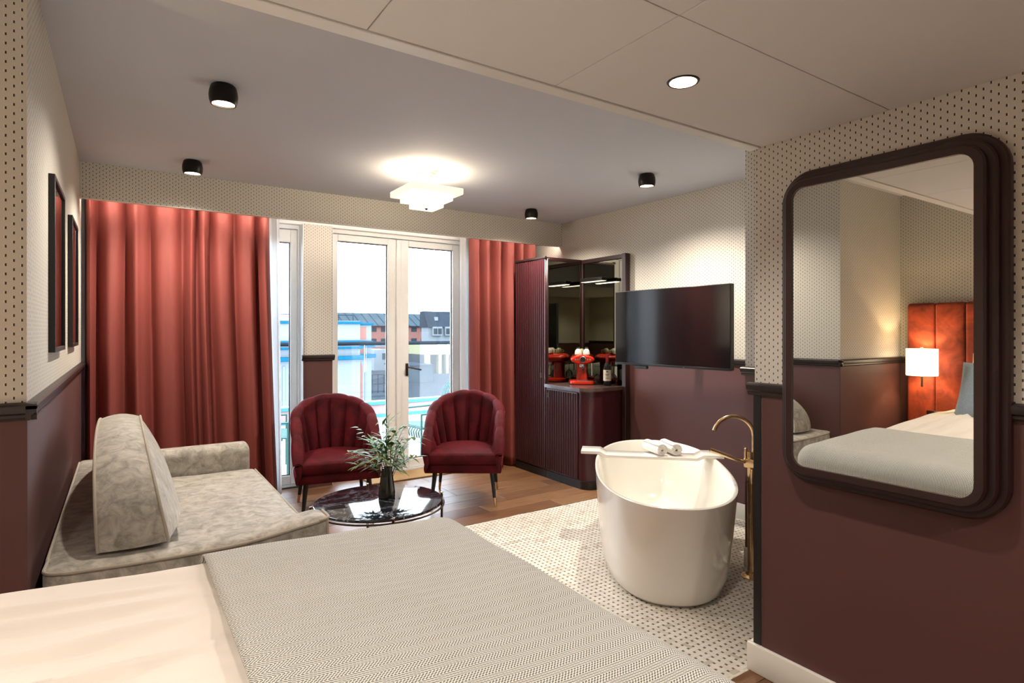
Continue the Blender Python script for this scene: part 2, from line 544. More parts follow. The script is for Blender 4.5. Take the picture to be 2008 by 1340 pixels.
def wall(name, x0, x1, y0, y1, z0, z1, label, mat='paper'):
    g = G().box(x0, x1, y0, y1, z0, z1)
    o = g.build(name, M_[mat]); tag(o, label, 'wall', kind='structure'); return o
def dado(parent, x0, x1, y0, y1):
    return G().box(x0, x1, y0, y1, 0.0, RZ0 + 0.005).build('dado', M_['dado'], parent)
W = {}
W['left'] = wall('wall_left', XL - 0.12, XL, YP, 5.9, 0, ZH, 'patterned wallpaper wall over a burgundy dado behind the sofa')
dado(W['left'], XL, XL + 0.002, YP - 0.002, YW)
W['pillar'] = wall('wall_pillar', XH - 0.12, XL - 0.12, YP, YP + 0.12, 0, ZH, 'short wallpaper return wall beside the bed at the left edge')
G().box(XL - 0.12, XL + 0.0005, YP - 0.0005, YP + 0.12, 0, ZH).build('corner_post', M_['paper'], W['pillar'])
dado(W['pillar'], XH, XL + 0.002, YP - 0.003, YP)
W['head'] = wall('wall_headboard', XH - 0.12, XH, YB, YP, 0, ZH, 'wallpaper wall behind the rust headboard seen in the mirror')
dado(W['head'], XH, XH + 0.002, YB, YP)
W['rear'] = wall('wall_rear', XH, XM, YB - 0.12, YB, 0, ZL + 0.2, 'plain wall behind the viewpoint')
dado(W['rear'], XH, XM, YB, YB + 0.002)
W['mir'] = wall('wall_mirror', XM, XM + 0.12, YB, 1.494, 0, ZL + 0.001, 'wallpaper partition over burgundy dado carrying the large mirror')
dado(W['mir'], XM - 0.002, XM, YB, 1.46)
G().box(XM - 0.006, XM + 0.125, 1.462, 1.4965, BB, RZ0).build('corner_trim', M_['black'], W['mir'])
W['col'] = wall('wall_column', XC, XC + 0.12, 0.2, YC, 0, ZH, 'narrow wallpaper wall end behind the bath tap')
G().box(XC + 0.12, XR + 0.12, YC - 0.12, YC, 0, ZH).build('return', M_['paper'], W['col'])
dado(W['col'], XC - 0.002, XC, 0.2, YC)
W['bathend'] = wall('wall_bath_end', XM + 0.12, XC, 0.2, 0.32, 0, ZH, 'wall closing the bath passage behind the partition')
W['right'] = wall('wall_right', XR, XR + 0.12, YC, 5.9, 0, ZH, 'wallpaper wall over burgundy dado behind the television')
dado(W['right'], XR - 0.002, XR, YC, 5.4)
# window wall: piers around openings
W['back'] = wall('wall_back', XL, 0.45, YW, YW + 0.25, 0, ZH, 'window wall with white lintel and a papered pier between window and doors')
G().box(1.385, 1.645, YW - 0.09, YW + 0.25, 0, 2.44).build('pier', M_['paper'], W['back'])
G().box(1.383, 1.647, YW - 0.092, YW - 0.09, 0, RZ0).build('dado', M_['dado'], W['back'])
G().box(3.14, XR, YW, YW + 0.25, 0, ZH).build('pier', M_['paper'], W['back'])
G().box(0.45, 3.14, YW - 0.02, YW + 0.25, 2.44, ZH).build('lintel', M_['frame'], W['back'])
# valance boxing over the curtains
v = G().box(XL, XR, YV, YV + 0.03, 2.375, ZH).build('trim_1', M_['paper']); tag(v, 'papered valance board hiding the curtain rail below the ceiling', 'valance', kind='structure')
G().box(XL, XR, YV - 0.001, YV + 0.031, 2.368, 2.375).build('edge_strip', M_['white'], v)
# ceilings
c = G().box(XH, XR + 0.12, YE - 0.04, 5.9, ZH, ZH + 0.1).build('ceiling', M_['ceil']); tag(c, 'raised pale grey ceiling over the seating area', 'ceiling', kind='structure')
lc = G().box(XH - 0.1, XM + 0.14, YB, YE, ZL + 0.02, ZH + 0.1).build('ceiling_lower', M_['ceil']); tag(lc, 'lowered white panel ceiling over the bed', 'ceiling', kind='structure')
G().box(XM + 0.14, XC, 0.3, YE, ZL + 0.02, ZH + 0.1).build('bath_soffit', M_['ceil'], lc)
xs = [XH, -0.708, -0.091, 0.527, 1.144, XM]
for j, (ya, yb) in enumerate(((YB, -0.1), (-0.1, 0.966), (0.966, 1.462))):
    for i in range(len(xs) - 1):
        if i == 4 and False: pass
        G().bbox(xs[i] + 0.0015, xs[i + 1] - 0.0015, ya + 0.0015, yb - 0.0015, ZL, ZL + 0.021, 0.001).build('ceiling_panel', M_['ceil2'], lc)
G().bbox(XH, XM, 1.466, YE + 0.002, ZL - 0.004, ZL + 0.021, 0.002).build('edge_strip', M_['frame'], lc)

# chair rails and baseboards
PROF = [(0, 0), (0.010, 0.0), (0.014, 0.008), (0.014, 0.016), (0.022, 0.022), (0.026, 0.034), (0.026, 0.044), (0.020, 0.050), (0.0, 0.054)]
RN = [0]
def rail(x0, y0, x1, y1, nx, ny, label):
    """profile swept from p0 to p1; (nx,ny) is the way it stands proud"""
    RN[0] += 1
    g = G()
    vs = [(x0 + nx * d, y0 + ny * d, RZ0 + h) for d, h in PROF] + [(x1 + nx * d, y1 + ny * d, RZ0 + h) for d, h in PROF]
    n = len(PROF)
    fs = [(i, (i + 1) % n, n + (i + 1) % n, n + i) for i in range(n)] + [tuple(range(n)), tuple(range(n, 2 * n))]
    g.add(vs, fs)
    o = g.build('trim_%d' % (RN[0] + 1), M_['rail'], ang=25)
    tag(o, label, 'chair rail', kind='structure')
rail(XL, YP - 0.026, XL, 5.2, 1, 0, 'dark moulded chair rail running behind the sofa under the pictures')
rail(XH, YP, XL + 0.026, YP, 0, -1, 'dark chair rail on the short wall at the left edge')
rail(XH, YB, XH, YP, 1, 0, 'dark chair rail behind the headboard')
rail(XM, YB, XM, 1.52, -1, 0, 'dark chair rail crossing the partition behind the large mirror')
rail(XC, 0.32, XC, YC + 0.02, -1, 0, 'dark chair rail on the narrow wall end behind the tap')
rail(XR, YC, XR, 3.95, -1, 0, 'dark chair rail behind the television')
rail(1.365, YW - 0.09, 1.665, YW - 0.09, 0, -1, 'short dark chair rail on the pier between window and doors')
def baseb(name, x0, x1, y0, y1, label):
    o = G().bbox(x0, x1, y0, y1, 0, BB, 0.006, 2).build(name, M_['white']); tag(o, label, 'baseboard', kind='structure')
baseb('baseboard_mirror', XM - 0.022, XM - 0.001, YB, 1.52, 'white baseboard along the mirror partition')
baseb('baseboard_partition_end', XM - 0.001, XM + 0.14, 1.4975, 1.52, 'white baseboard wrapping the end of the partition')
baseb('baseboard_right', XR - 0.02, XR - 0.003, YC, 3.95, 'white baseboard below the television behind the bathtub')
baseb('baseboard_left', XL + 0.003, XL + 0.018, YP, YW, 'white baseboard behind the sofa')
baseb('baseboard_column', XC - 0.02, XC - 0.003, 0.32, YC, 'white baseboard on the narrow wall end behind the tap')

# ------------------------------------------------------------------ floor: planks and mosaic
TX0, TX1, TY0, TY1 = 1.93, XR, 1.51, 3.80
fl = G().box(XH - 0.1, XR + 0.1, YB - 0.1, 5.9, -0.12, -0.014).build('floor', M_['under']); tag(fl, 'dark oak plank floor around a pale stone mosaic field', 'floor', kind='structure')
rp = random.Random(3)
PW = 0.185
plank_mesh = {}
def plank(x0, x1, y0, y1):
    key = (round(x1 - x0, 3), round(y1 - y0, 3))
    if key not in plank_mesh:
        g = G().bbox(-key[0] / 2, key[0] / 2, -key[1] / 2, key[1] / 2, -0.014, 0.0, 0.0012)
        me = g.mesh('plank'); me.materials.append(M_['wood']); plank_mesh[key] = me
    o = link('plank', plank_mesh[key], fl); o.location = ((x0 + x1) / 2, (y0 + y1) / 2, 0)
def rows(x0, x1, y0, y1):
    y = y0
    while y < y1 - 0.005:
        ye = min(y + PW, y1)
        x = x0 - rp.choice((0.0, 0.3, 0.6, 0.9))
        while x < x1 - 0.005:
            Ln = rp.choice((1.2, 1.5, 1.8))
            a, b = max(x, x0), min(x + Ln, x1)
            if b - a > 0.02: plank(a + 0.0008, b - 0.0008, y + 0.0008, ye - 0.0008)
            x += Ln
        y = ye
rows(XL, XR, TY1, YW)
rows(XH, TX0, YP, TY1) if False else rows(XL, TX0, YP, TY1)
rows(XH, TX0, TY0, YP)
rows(XH, XM, -0.6, TY0)
rows(XM + 0.12, XC, 0.32, TY0)

pS, Ws, Ls = 0.035, 0.0222, 0.0468
CA, SA = math.cos(math.atan(764 / 1142)), math.sin(math.atan(764 / 1142))
TUB_C, TUB_TH = (2.885, 2.595), math.radians(48.0)
def in_tub(x, y, a=0.72, b=0.33):
    dx, dy = x - TUB_C[0], y - TUB_C[1]
    u = dx * math.cos(TUB_TH) + dy * math.sin(TUB_TH); w = -dx * math.sin(TUB_TH) + dy * math.cos(TUB_TH)
    return (u / a) ** 2 + (w / b) ** 2 < 1
G().box(TX0, TX1, TY0, TY1, -0.014, -0.0022).build('grout_bed', M_['grout'], fl)
G().bbox(TX0, TX1, TY1 - 0.006, TY1 + 0.0005, -0.013, 0.0006, 0.0004).build('metal_edge', M_['steel'], fl)
rects = []; dots = []
nx, ny = int((TX1 - TX0) / pS) - 1, int((TY1 - TY0) / pS) - 1
for i in range(nx + 1):
    for j in range(ny + 1):
        cx_, cy_ = TX0 + 0.026 + i * pS, TY0 + 0.026 + j * pS
        rects.append((cx_, cy_, (i + j) % 2))
        if i < nx and j < ny: dots.append((cx_ + pS / 2, cy_ + pS / 2))
def vis_key(t):
    x, y = t[0], t[1]
    r = CA * x - SA * y; f = SA * x + CA * y
    px = 1004 + 1142 * r / f; py = 650 + 1142 * CAM_H / f
    ok = 900 < px < 1475 and py < 1335 and not in_tub(x, y) and x > 2.2 - 0.05 * (y - 1.5)
    return (0 if ok else 1, f)
rects.sort(key=vis_key)
tile_me = []
for k in (0, 1):
    hx, hy = (Ls / 2, Ws / 2) if k == 0 else (Ws / 2, Ls / 2)
    g = G().bbox(-hx, hx, -hy, hy, -0.004, 0.0, 0.0008)
    me = g.mesh('mosaic_tile'); me.materials.append(M_['stone']); tile_me.append(me)
for (x, y, k) in rects[:300]:
    o = link('mosaic_tile', tile_me[k], fl); o.location = (x, y, rp.uniform(-0.0004, 0.0003))
g = G()
for (x, y, k) in rects[300:]:
    hx, hy = (Ls / 2, Ws / 2) if k == 0 else (Ws / 2, Ls / 2)
    z = rp.uniform(-0.0004, 0.0003)
    g.box(x - hx, x + hx, y - hy, y + hy, -0.004, z)
g.build('mosaic_field', M_['stone'], fl, fix=False, kind='stuff')
g = G()
for (x, y) in dots:
    g.box(x - 0.0052, x + 0.0052, y - 0.0052, y + 0.0052, -0.004, -0.0003)
g.build('mosaic_dots', M_['dot'], fl, fix=False, kind='stuff')

# ------------------------------------------------------------------ window and balcony doors
def leaf(parent_name, label, x0, x1, gx0, gx1, gz0, gz1, z0, z1, y, cat, side_handle=None, parent=None):
    if parent is None:
        t = thing(parent_name, label, cat, (0, y, 0), kind='structure')
    else:
        t = parent
    d0, d1 = -0.03, 0.035
    fr = G()
    fr.bbox(x0, gx0, d0, d1, z0, z1, 0.004); fr.bbox(gx1, x1, d0, d1, z0, z1, 0.004)
    fr.bbox(gx0, gx1, d0, d1, gz1, z1, 0.004); fr.bbox(gx0, gx1, d0, d1, z0, gz0, 0.004)
    leafo = fr.build('sash', M_['frame'], t)
    G().box(gx0 - 0.004, gx1 + 0.004, 0.008, 0.014, gz0 - 0.004, gz1 + 0.004).build('pane', M_['glass'], leafo)
    s = G()
    for (a, b, c_, d_) in ((gx0, gx0 + 0.008, gz0, gz1), (gx1 - 0.008, gx1, gz0, gz1), (gx0, gx1, gz0, gz0 + 0.008), (gx0, gx1, gz1 - 0.008, gz1)):
        s.box(a, b, 0.0, 0.006, c_, d_)
    s.build('gasket', M_['darkmetal'], leafo)
    return t, leafo
YD = 5.70
d1 = thing('door_1', 'white glazed double balcony doors behind the armchairs', 'door', (0, YD, 0), kind='structure')
leaf('', '', 1.695, 2.372, 1.748, 2.262, 0.11, 2.335, 0.02, 2.40, YD, 'door', parent=d1)
_, lf = leaf('', '', 2.376, 3.092, 2.492, 3.012, 0.11, 2.335, 0.02, 2.40, YD, 'door', parent=d1)
G().bbox(2.35, 2.40, -0.048, -0.028, 0.03, 2.395, 0.004).build('meeting_strip', M_['frame'], d1)
fr = G()
fr.box(1.648, 1.692, -0.05, 0.06, 0.0, 2.44); fr.box(3.095, 3.138, -0.05, 0.06, 0, 2.44); fr.box(1.692, 3.095, -0.05, 0.06, 2.405, 2.44)
fr.box(1.692, 3.095, -0.05, 0.06, 0.0, 0.017)
fr.build('door_frame', M_['frame'], d1)
h = G().bbox(2.455, 2.485, -0.040, -0.030, 0.985, 1.115, 0.004)
ho = h.build('handle_plate', M_['bronze'], lf)
G().tube([(2.47, -0.035, 1.075), (2.47, -0.07, 1.075), (2.49, -0.085, 1.072), (2.53, -0.088, 1.062), (2.61, -0.085, 1.045)], 0.008, 8).build('handle', M_['bronze'], lf)
w1, _ = leaf('window_1', 'tall white framed window beside the left curtain', 0.46, 1.365, 0.53, 1.305, 0.10, 2.28, 0.02, 2.40, YD, 'window')
fr = G().box(1.367, 1.384, -0.05, 0.06, 0, 2.44); fr.box(0.45, 1.367, -0.05, 0.06, 2.405, 2.44); fr.box(0.45, 1.384, -0.05, 0.06, 0, 0.017)
fr.build('window_frame', M_['frame'], w1)
# papered pier has white painted reveals
G().box(1.648, 1.653, YW - 0.09, YD - 0.05, 0, 2.44).build('reveal', M_['frame'], W['back'])
G().box(1.377, 1.384, YW - 0.088, YD - 0.05, 0, 2.44).build('reveal', M_['frame'], W['back'])

mt = G().bbox(1.95, 3.0, 5.28, 5.60, 0.0, 0.014, 0.004).build('doormat', M_['mat']); tag(mt, 'straw coloured sisal doormat on the planks before the balcony doors', 'doormat')

# ------------------------------------------------------------------ curtains
def curtain(name, label, x0, x1, y, z0, z1, folds, amp, mat, seed, flare=0.0, nu=None, cat='curtain', group=None):
    r = random.Random(seed)
    ph = [0.0]
    for _ in range(folds): ph.append(ph[-1] + r.uniform(0.45, 1.8))
    ph = [p / ph[-1] for p in ph]
    am = [r.uniform(0.55, 1.1) for _ in range(folds + 1)]
    sk = [r.uniform(0.25, 0.75) for _ in range(folds + 1)]
    drift = [r.uniform(-0.35, 0.35) for _ in range(folds + 1)]
    nu = nu or folds * 30
    def fn(u, v_):
        k = 0
        while k < folds - 1 and u > ph[k + 1]: k += 1
        t = (u - ph[k]) / (ph[k + 1] - ph[k])
        # flat pleat front with a tucked valley
        tt = t ** (0.7 + 0.6 * sk[k])
        e = min(tt, 1 - tt)
        w = 1 - math.exp(-(e / (0.10 + 0.10 * sk[k])) ** 1.6) + 0.10 * math.sin(PI * tt * (2 if sk[k] > 0.5 else 1))
        grow = 0.75 + 0.35 * (1 - v_)
        a = amp * lerp(am[k], am[k + 1], smooth(t)) * grow
        sway = 0.018 * math.sin(5 * v_ + drift[k] * 9) * drift[k] * 2
        x = lerp(x0, x1 + flare * (1 - v_) ** 1.5, u) + sway * math.sin(PI * u)
        return (x + 0.014 * math.sin(2 * PI * t) * grow, y + amp * 0.9 - a * 2.0 * w + 0.006 * nz(u * 9, v_ * 3, seed), lerp(z0, z1, v_))
    o = G().grid(fn, nu, 24).build(name, M_[mat], fix=False, ang=80)
    sm = o.modifiers.new('thickness', 'SOLIDIFY'); sm.thickness = 0.003
    tag(o, label, cat, group)
    return o
curtain('curtain', 'long terracotta curtain hanging behind the grey sofa', -0.225, 1.03, 5.17, 0.012, 2.56, 9, 0.070, 'curtain', 14, flare=0.07)
curtain('curtain', 'narrow terracotta curtain beside the burgundy wardrobe', 3.02, 3.88, 5.27, 0.012, 2.56, 6, 0.065, 'curtain', 5)
curtain('sheer_curtain', 'white sheer curtain edge showing beside the long terracotta curtain', 0.55, 1.155, 5.40, 0.012, 2.56, 9, 0.03, 'sheer', 21, flare=0.02, group=None)
curtain('sheer_curtain', 'white sheer curtain gathered right of the balcony doors', 2.99, 3.95, 5.44, 0.012, 2.56, 14, 0.03, 'sheer', 22, flare=0.0)
ct = thing('curtain_track', 'curtain track hidden up behind the valance board', 'curtain track', (0, 0, 0))
G().box(XL + 0.01, XR - 0.01, 5.215, 5.235, 2.562, 2.58).build('rail', M_['frame'], ct)
G().box(XL + 0.01, XR - 0.01, 5.42, 5.44, 2.562, 2.58).build('rail', M_['frame'], ct)
G().box(0.5, 0.52, 5.2, 5.46, 2.58, ZH).build('bracket', M_['frame'], ct)
G().box(3.2, 3.22, 5.2, 5.46, 2.58, ZH).build('bracket', M_['frame'], ct)
ls = thing('led_strip', 'warm light strip tucked behind the valance above the curtains', 'light strip', (0, 0, 0))
G().box(XL + 0.02, XR - 0.02, YV + 0.032, YV + 0.040, 2.388, 2.404).build('channel', M_['frame'], ls)
G().box(XL + 0.02, XR - 0.02, YV + 0.040, YV + 0.046, 2.390, 2.402).build('diffuser', M_['led'], ls)

# ------------------------------------------------------------------ ceiling lamps
def spot_light(name, loc, power, parent, size=100, blend=0.6, radius=0.03, color=WARM, rot=(0, 0, 0)):
    l = bpy.data.lights.new(name, 'SPOT'); l.energy = power; l.spot_size = math.radians(size); l.spot_blend = blend
    l.shadow_soft_size = radius; l.color = color
    o = bpy.data.objects.new(name, l); COL.objects.link(o); o.location = loc; o.rotation_euler = rot
    if parent: o.parent = parent
    return o
def point_light(name, loc, power, parent, radius=0.03, color=WARM):
    l = bpy.data.lights.new(name, 'POINT'); l.energy = power; l.shadow_soft_size = radius; l.color = color
    o = bpy.data.objects.new(name, l); COL.objects.link(o); o.location = loc
    if parent: o.parent = parent
    return o
cans = [((0.40, 3.07), 'black drum ceiling spot nearest the viewer over the sofa'),
        ((0.40, 4.54), 'black drum ceiling spot over the left curtain end of the sofa'),
        ((3.25, 3.05), 'black drum ceiling spot above the bathtub in front of the television'),
        ((3.26, 4.54), 'smallest black drum ceiling spot above the minibar')]
first = None
for (x, y), lab in cans:
    if first is None:
        t = thing('ceiling_spot', lab, 'ceiling spot', (x, y, ZH), group='surface mounted ceiling spots'); first = t
        prof = [(0.048, 0.0), (0.056, -0.008), (0.062, -0.03), (0.064, -0.05), (0.062, -0.072), (0.056, -0.090), (0.050, -0.090), (0.050, -0.076)]
        G().lathe(prof, 32, cap=False).build('housing', M_['darkmetal'], t)
        G().lathe([(0.0505, -0.082), (0.0505, -0.078)], 32).build('lens', M_['lens'], t)
    else:
        t = copy_tree(first); t.location = (x, y, ZH); t['label'] = lab
    spot_light('spot_bulb', (0, 0, -0.093), P_SPOT, t, 150, 0.7, 0.03)
rec = [((1.455, 1.214), 'recessed downlight with black rim in the lowered ceiling'),
       ((1.455, -0.45), 'added unseen downlight in the lowered ceiling behind the viewpoint near the partition'),  # assumed fixture out of view, added for more light from behind the camera
       ((-0.40, -0.45), 'added unseen downlight in the lowered ceiling behind the viewpoint near the headboard'),  # assumed unseen fixture, added well back so the duvet is not overlit
       ((-0.55, 0.70), 'added unseen downlight brightening the duvet from above the pillows')]  # unseen lamp added to brighten the duvet
first = None
for (x, y), lab in rec:
    if first is None:
        t = thing('recessed_downlight', lab, 'downlight', (x, y, ZL), group='recessed downlights'); first = t
        G().lathe([(0.041, 0.0), (0.041, -0.003), (0.047, -0.004), (0.050, 0.0)], 32, cap=False).build('rim', M_['black'], t)
        G().lathe([(0.0415, -0.0032), (0.0415, -0.0005)], 32).build('lens', M_['lens'], t)
    else:
        t = copy_tree(first); t.location = (x, y, ZL); t['label'] = lab
    spot_light('downlight_bulb', (0, 0, -0.008), P_RECESS, t, 130, 0.8, 0.03, (1.0, 0.91, 0.80))
t = thing('flush_ceiling_lamp', 'stepped square alabaster ceiling lamp hanging from a cream canopy', 'ceiling lamp', (1.853, 3.90, ZH))
G().lathe([(0.085, 0.0), (0.085, -0.014), (0.066, -0.016), (0.066, -0.028), (0.045, -0.030), (0.045, -0.042), (0.026, -0.044), (0.022, -0.135), (0.0, -0.135)], 32, cap=False).build('canopy', M_['cream_metal'], t)
z = -0.135
for k, (L_, hh) in enumerate(((0.40, 0.044), (0.29, 0.044), (0.19, 0.046))):
    G().bbox(-L_ / 2, L_ / 2, -L_ / 2, L_ / 2, z - hh, z - 0.0005, 0.003).build('alabaster_tier', M_['alabaster2' if k == 0 else 'alabaster'], t)
    z -= hh
G().lathe([(0.0, z - 0.012), (0.006, z - 0.010), (0.011, z - 0.004), (0.011, z)], 16, cap=False).build('finial', M_['bronze'], t)
for o in t.children:
    pass
point_light('flush_bulb', (0.07, 0.07, -0.105), P_FLUSH, t, 0.04, (1.0, 0.86, 0.66))
point_light('flush_bulb', (-0.07, -0.07, -0.105), P_FLUSH, t, 0.04, (1.0, 0.86, 0.66))

# ------------------------------------------------------------------ pictures
def picture(name, label, y0, mat):
    t = thing(name, label, 'picture', (XL, y0, 1.365))
    w, h_, d, fw = 0.50, 0.715, 0.022, 0.018
    fr = G().bbox(0.0, d, 0, fw, 0, h_, 0.001).bbox(0.0, d, w - fw, w, 0, h_, 0.001).bbox(0.0, d, fw, w - fw, 0, fw, 0.001).bbox(0.0, d, fw, w - fw, h_ - fw, h_, 0.001)
    fr.build('frame', M_['black'], t)
    G().box(0.002, 0.010, fw, w - fw, fw, h_ - fw).build('print', M_[mat], t)
    G().box(0.013, 0.015, fw, w - fw, fw, h_ - fw).build('glazing', M_['glass'], t)
picture('framed_print', 'black framed red print nearer the viewer on the left wall', 2.95, 'poster1')
picture('framed_print', 'black framed red print nearer the curtain on the left wall', 3.94, 'poster2')

# ------------------------------------------------------------------ sofa
SX, SY = XL + 0.03, 2.365
sofa = thing('sofa', 'low grey crushed velvet sofa against the left wall', 'sofa', (SX, SY, 0))
SD, SLN, SH = 0.92, 1.965, 0.682
def crown(q):
    return q
g = G().soft((0.0, 0.10, 0.10), (0.15, SLN, SH - 0.002), 0.025, (2, 10, 3), 3)
bk = g.build('back_frame', M_['grey_velvet'], sofa)
def arm_z(x):
    return -0.016 * math.sin(PI * min(1, max(0, x / SD))) + 0.022 * smooth((x - 0.55) / 0.37)
def arm_fn(flip):
    def f(q):
        # arms swell slightly toward the front, top crowned
        q.z += arm_z(q.x) * smooth((q.z - 0.3) / 0.2)
        q.y += 0.012 * math.sin(PI * min(1, max(0, (q.z - 0.1) / 0.5))) * (-1 if q.y < 0.05 else 0)
        return q
    return f
a1 = G().soft((0.0, 0.0, 0.10), (SD, 0.175, SH), (0.05, 0.05, 0.028), (14, 3, 3), 5, fn=arm_fn(0)).build('arm', M_['grey_velvet'], sofa)
a2 = G().soft((0.152, SLN - 0.185, 0.10), (SD - 0.0, SLN, SH + 0.03), (0.03, 0.07, 0.07), (8, 3, 3), 4).build('arm', M_['grey_velvet'], sofa)
path = [(0.006, 0.16, SH - 0.012)] + [(0.05 - 0.047 * math.cos(PI / 2 * i / 6), 0.05 - 0.049 * math.sin(PI / 2 * i / 6), SH - 0.012) for i in range(7)]
path += [(lerp(0.06, SD - 0.05, i / 12), 0.0, SH - 0.012 + arm_z(lerp(0.06, SD - 0.05, i / 12))) for i in range(13)]
path += [(SD - 0.05 + 0.048 * math.sin(PI / 2 * i / 6), 0.05 - 0.05 * math.cos(PI / 2 * i / 6), SH - 0.012 + arm_z(SD)) for i in range(7)] + [(SD - 0.002, 0.13, SH - 0.012 + arm_z(SD))]
G().tube(path, 0.006, 8).build('piping', M_['piping'], a1)
G().tube([(SD - 0.015, 0.012, SH - 0.004), (SD - 0.012, 0.006, 0.45), (SD - 0.012, 0.010, 0.12)], 0.0055, 8).build('piping', M_['piping'], a1)
G().tube([(0.003, 0.15, SH - 0.012), (0.003, 1.0, SH - 0.012), (0.003, SLN - 0.03, SH - 0.012)], 0.0055, 8).build('piping', M_['piping'], bk)
G().box(0.16, SD - 0.03, 0.17, SLN - 0.19, 0.10, 0.39).build('seat_base', M_['grey_velvet'], sofa)
def seat_fn(q):
    if q.z > 0.50:
        u = (q.x - 0.15) / 0.8; w = (q.y - 0.17) / (SLN - 0.36)
        q.z += 0.022 * max(0, math.sin(PI * min(1, max(0, u)))) ** 0.6 * max(0, math.sin(PI * min(1, max(0, w)))) ** 0.6 + 0.004 * nz(q.x * 6, q.y * 6, 1)
    return q
sc_ = G().soft((0.155, 0.168, 0.392), (SD + 0.025, SLN - 0.19, 0.552), 0.035, (14, 20, 3), 3, fn=seat_fn).build('seat_cushion', M_['grey_velvet'], sofa)
G().tube([(SD + 0.018, 0.20, 0.545), (SD + 0.018, 1.0, 0.545), (SD + 0.018, SLN - 0.22, 0.545)], 0.005, 8).build('piping', M_['piping'], sc_)
for (x, y) in ((0.06, 0.06), (0.06, SLN - 0.06), (SD - 0.06, 0.06), (SD - 0.06, SLN - 0.06)):
    G().lathe([(0.018, 0.0), (0.024, 0.099)], 12, M=T(x, y, 0)).build('leg', M_['black'], sofa)
# arched back cushion
bc = thing('back_cushion', 'arched grey velvet back cushion standing on the sofa', 'cushion', (SX, SY, 0))
CY0, CY1, CZ0, CZ1 = 0.095, 1.74, 0.566, 1.025
cyc, cyr = (CY0 + CY1) / 2, (CY1 - CY0) / 2
def arch(t):   # t 0..1 from near foot over the crown to the far foot
    a = PI * (1 - t)
    e = 2.0 / 2.35
    cy_ = math.copysign(abs(math.cos(a)) ** e, math.cos(a)); sz_ = abs(math.sin(a)) ** e
    return cyc + cyr * cy_, 0.685 + (CZ1 - 0.685) * sz_
def cushion_x(s_, z_):   # s_ 0 back .. 1 front: leaning wedge, thicker at the foot
    k = 1 - (z_ - CZ0) / (CZ1 - CZ0)
    return lerp(0.156 - 0.03 * (1 - k), 0.285 + 0.09 * k, s_)
def cush(u, v_):
    # u around the section (closed), v along the arch ; radial rings closing on the centre line
    y, z_ = arch(u)
    return y, z_
NA = 48
g = G()
def face_pt(t, rr, side):
    y, z_ = arch(t)
    yy = lerp(cyc + (y - cyc) * 0.25, y, rr); zz = lerp(0.67, z_, rr)
    bul = (1 - rr ** 2.2) * 0.075
    x = cushion_x(side, zz) + (bul if side else -bul * 0.3)
    return (x, yy, zz)
for side in (0, 1):
    g.grid(lambda a, b, side=side: face_pt(a, b, side), NA, 10)
g.grid(lambda a, b: (lambda y, z_: (lerp(cushion_x(0, z_), cushion_x(1, z_), b), y + 0.012 * math.sin(PI * b) * (-1 if y < cyc else 1) * (1 if z_ < 0.85 else 0), z_ + 0.018 * math.sin(PI * b) * smooth((z_ - 0.685) / 0.2)))(*arch(a)), NA, 6)
# foot below the arch, sitting on the seat
foot = [(0.13, CY0 + 0.06, CZ0 + 0.02), (0.385, CY0 + 0.06, CZ0 + 0.02)]
g.soft((0.158, CY0 + 0.083, CZ0 + 0.008), (0.365, CY1 - 0.02, 0.71), 0.03, (3, 12, 2), 3)
cb = g.build('cushion_body', M_['grey_velvet'], bc)
for side in (0, 1):
    G().tube([(cushion_x(side, arch(i / 40)[1]) + (0.004 if side else -0.004), arch(i / 40)[0], arch(i / 40)[1]) for i in range(41)], 0.0055, 8).build('piping', M_['piping'], cb)

# ------------------------------------------------------------------ bed
BX0, BX1, BY0, BY1, BZ = XH + 0.085, 1.02, 0.17, 1.94, 0.785
bed = thing('bed', 'double bed with tall rust velvet channelled headboard', 'bed', (0, 0, 0))
G().bbox(BX0, BX1 - 0.10, BY0 + 0.10, BY1 - 0.10, 0.05, 0.36, 0.01).build('base', M_['rail'], bed)
G().soft((BX0, BY0 + 0.05, 0.36), (BX1 - 0.05, BY1 - 0.05, 0.70), 0.05, (4, 4, 2), 3).build('mattress', M_['sheet'], bed)
for (x, y) in ((BX0 + 0.15, BY0 + 0.2), (BX0 + 0.15, BY1 - 0.2), (BX1 - 0.3, BY0 + 0.2), (BX1 - 0.3, BY1 - 0.2)):
    G().lathe([(0.03, 0), (0.03, 0.05)], 12, M=T(x, y, 0)).build('leg', M_['black'], bed)
hbk = G().box(XH + 0.004, XH + 0.03, -0.23, 2.24, 0.10, 1.68).build('headboard', M_['rail'], bed)
y = 2.238
while y > -0.15:
    G().soft((XH + 0.03, y - 0.203, 0.12), (XH + 0.08, y, 1.685), (0.024, 0.022, 0.03), (1, 3, 6), 3).build('headboard_panel', M_['rust_velvet'], hbk)
    y -= 0.205
for yy in (2.03, 0.07):
    sp = G().bbox(XH + 0.0805, XH + 0.090, yy - 0.06, yy + 0.06, 0.735, 0.80, 0.004).build('socket_plate', M_['bronze'], hbk)
    G().box(XH + 0.090, XH + 0.0915, yy - 0.045, yy - 0.005, 0.75, 0.785).build('socket', M_['black'], sp) if False else None
CREASES = [(1.36, 0.22, 0.10, 0.012, 0.026), (1.52, 0.16, 0.0, 0.016, 0.018), (1.66, 0.05, 0.05, 0.018, 0.016), (1.75, 0.02, 0.02, 0.014, 0.010), (1.22, 0.20, 0.1, 0.018, 0.018), (1.10, 0.12, 0.0, 0.025, 0.010), (0.8, 0.1, 0.0, 0.03, 0.010)]
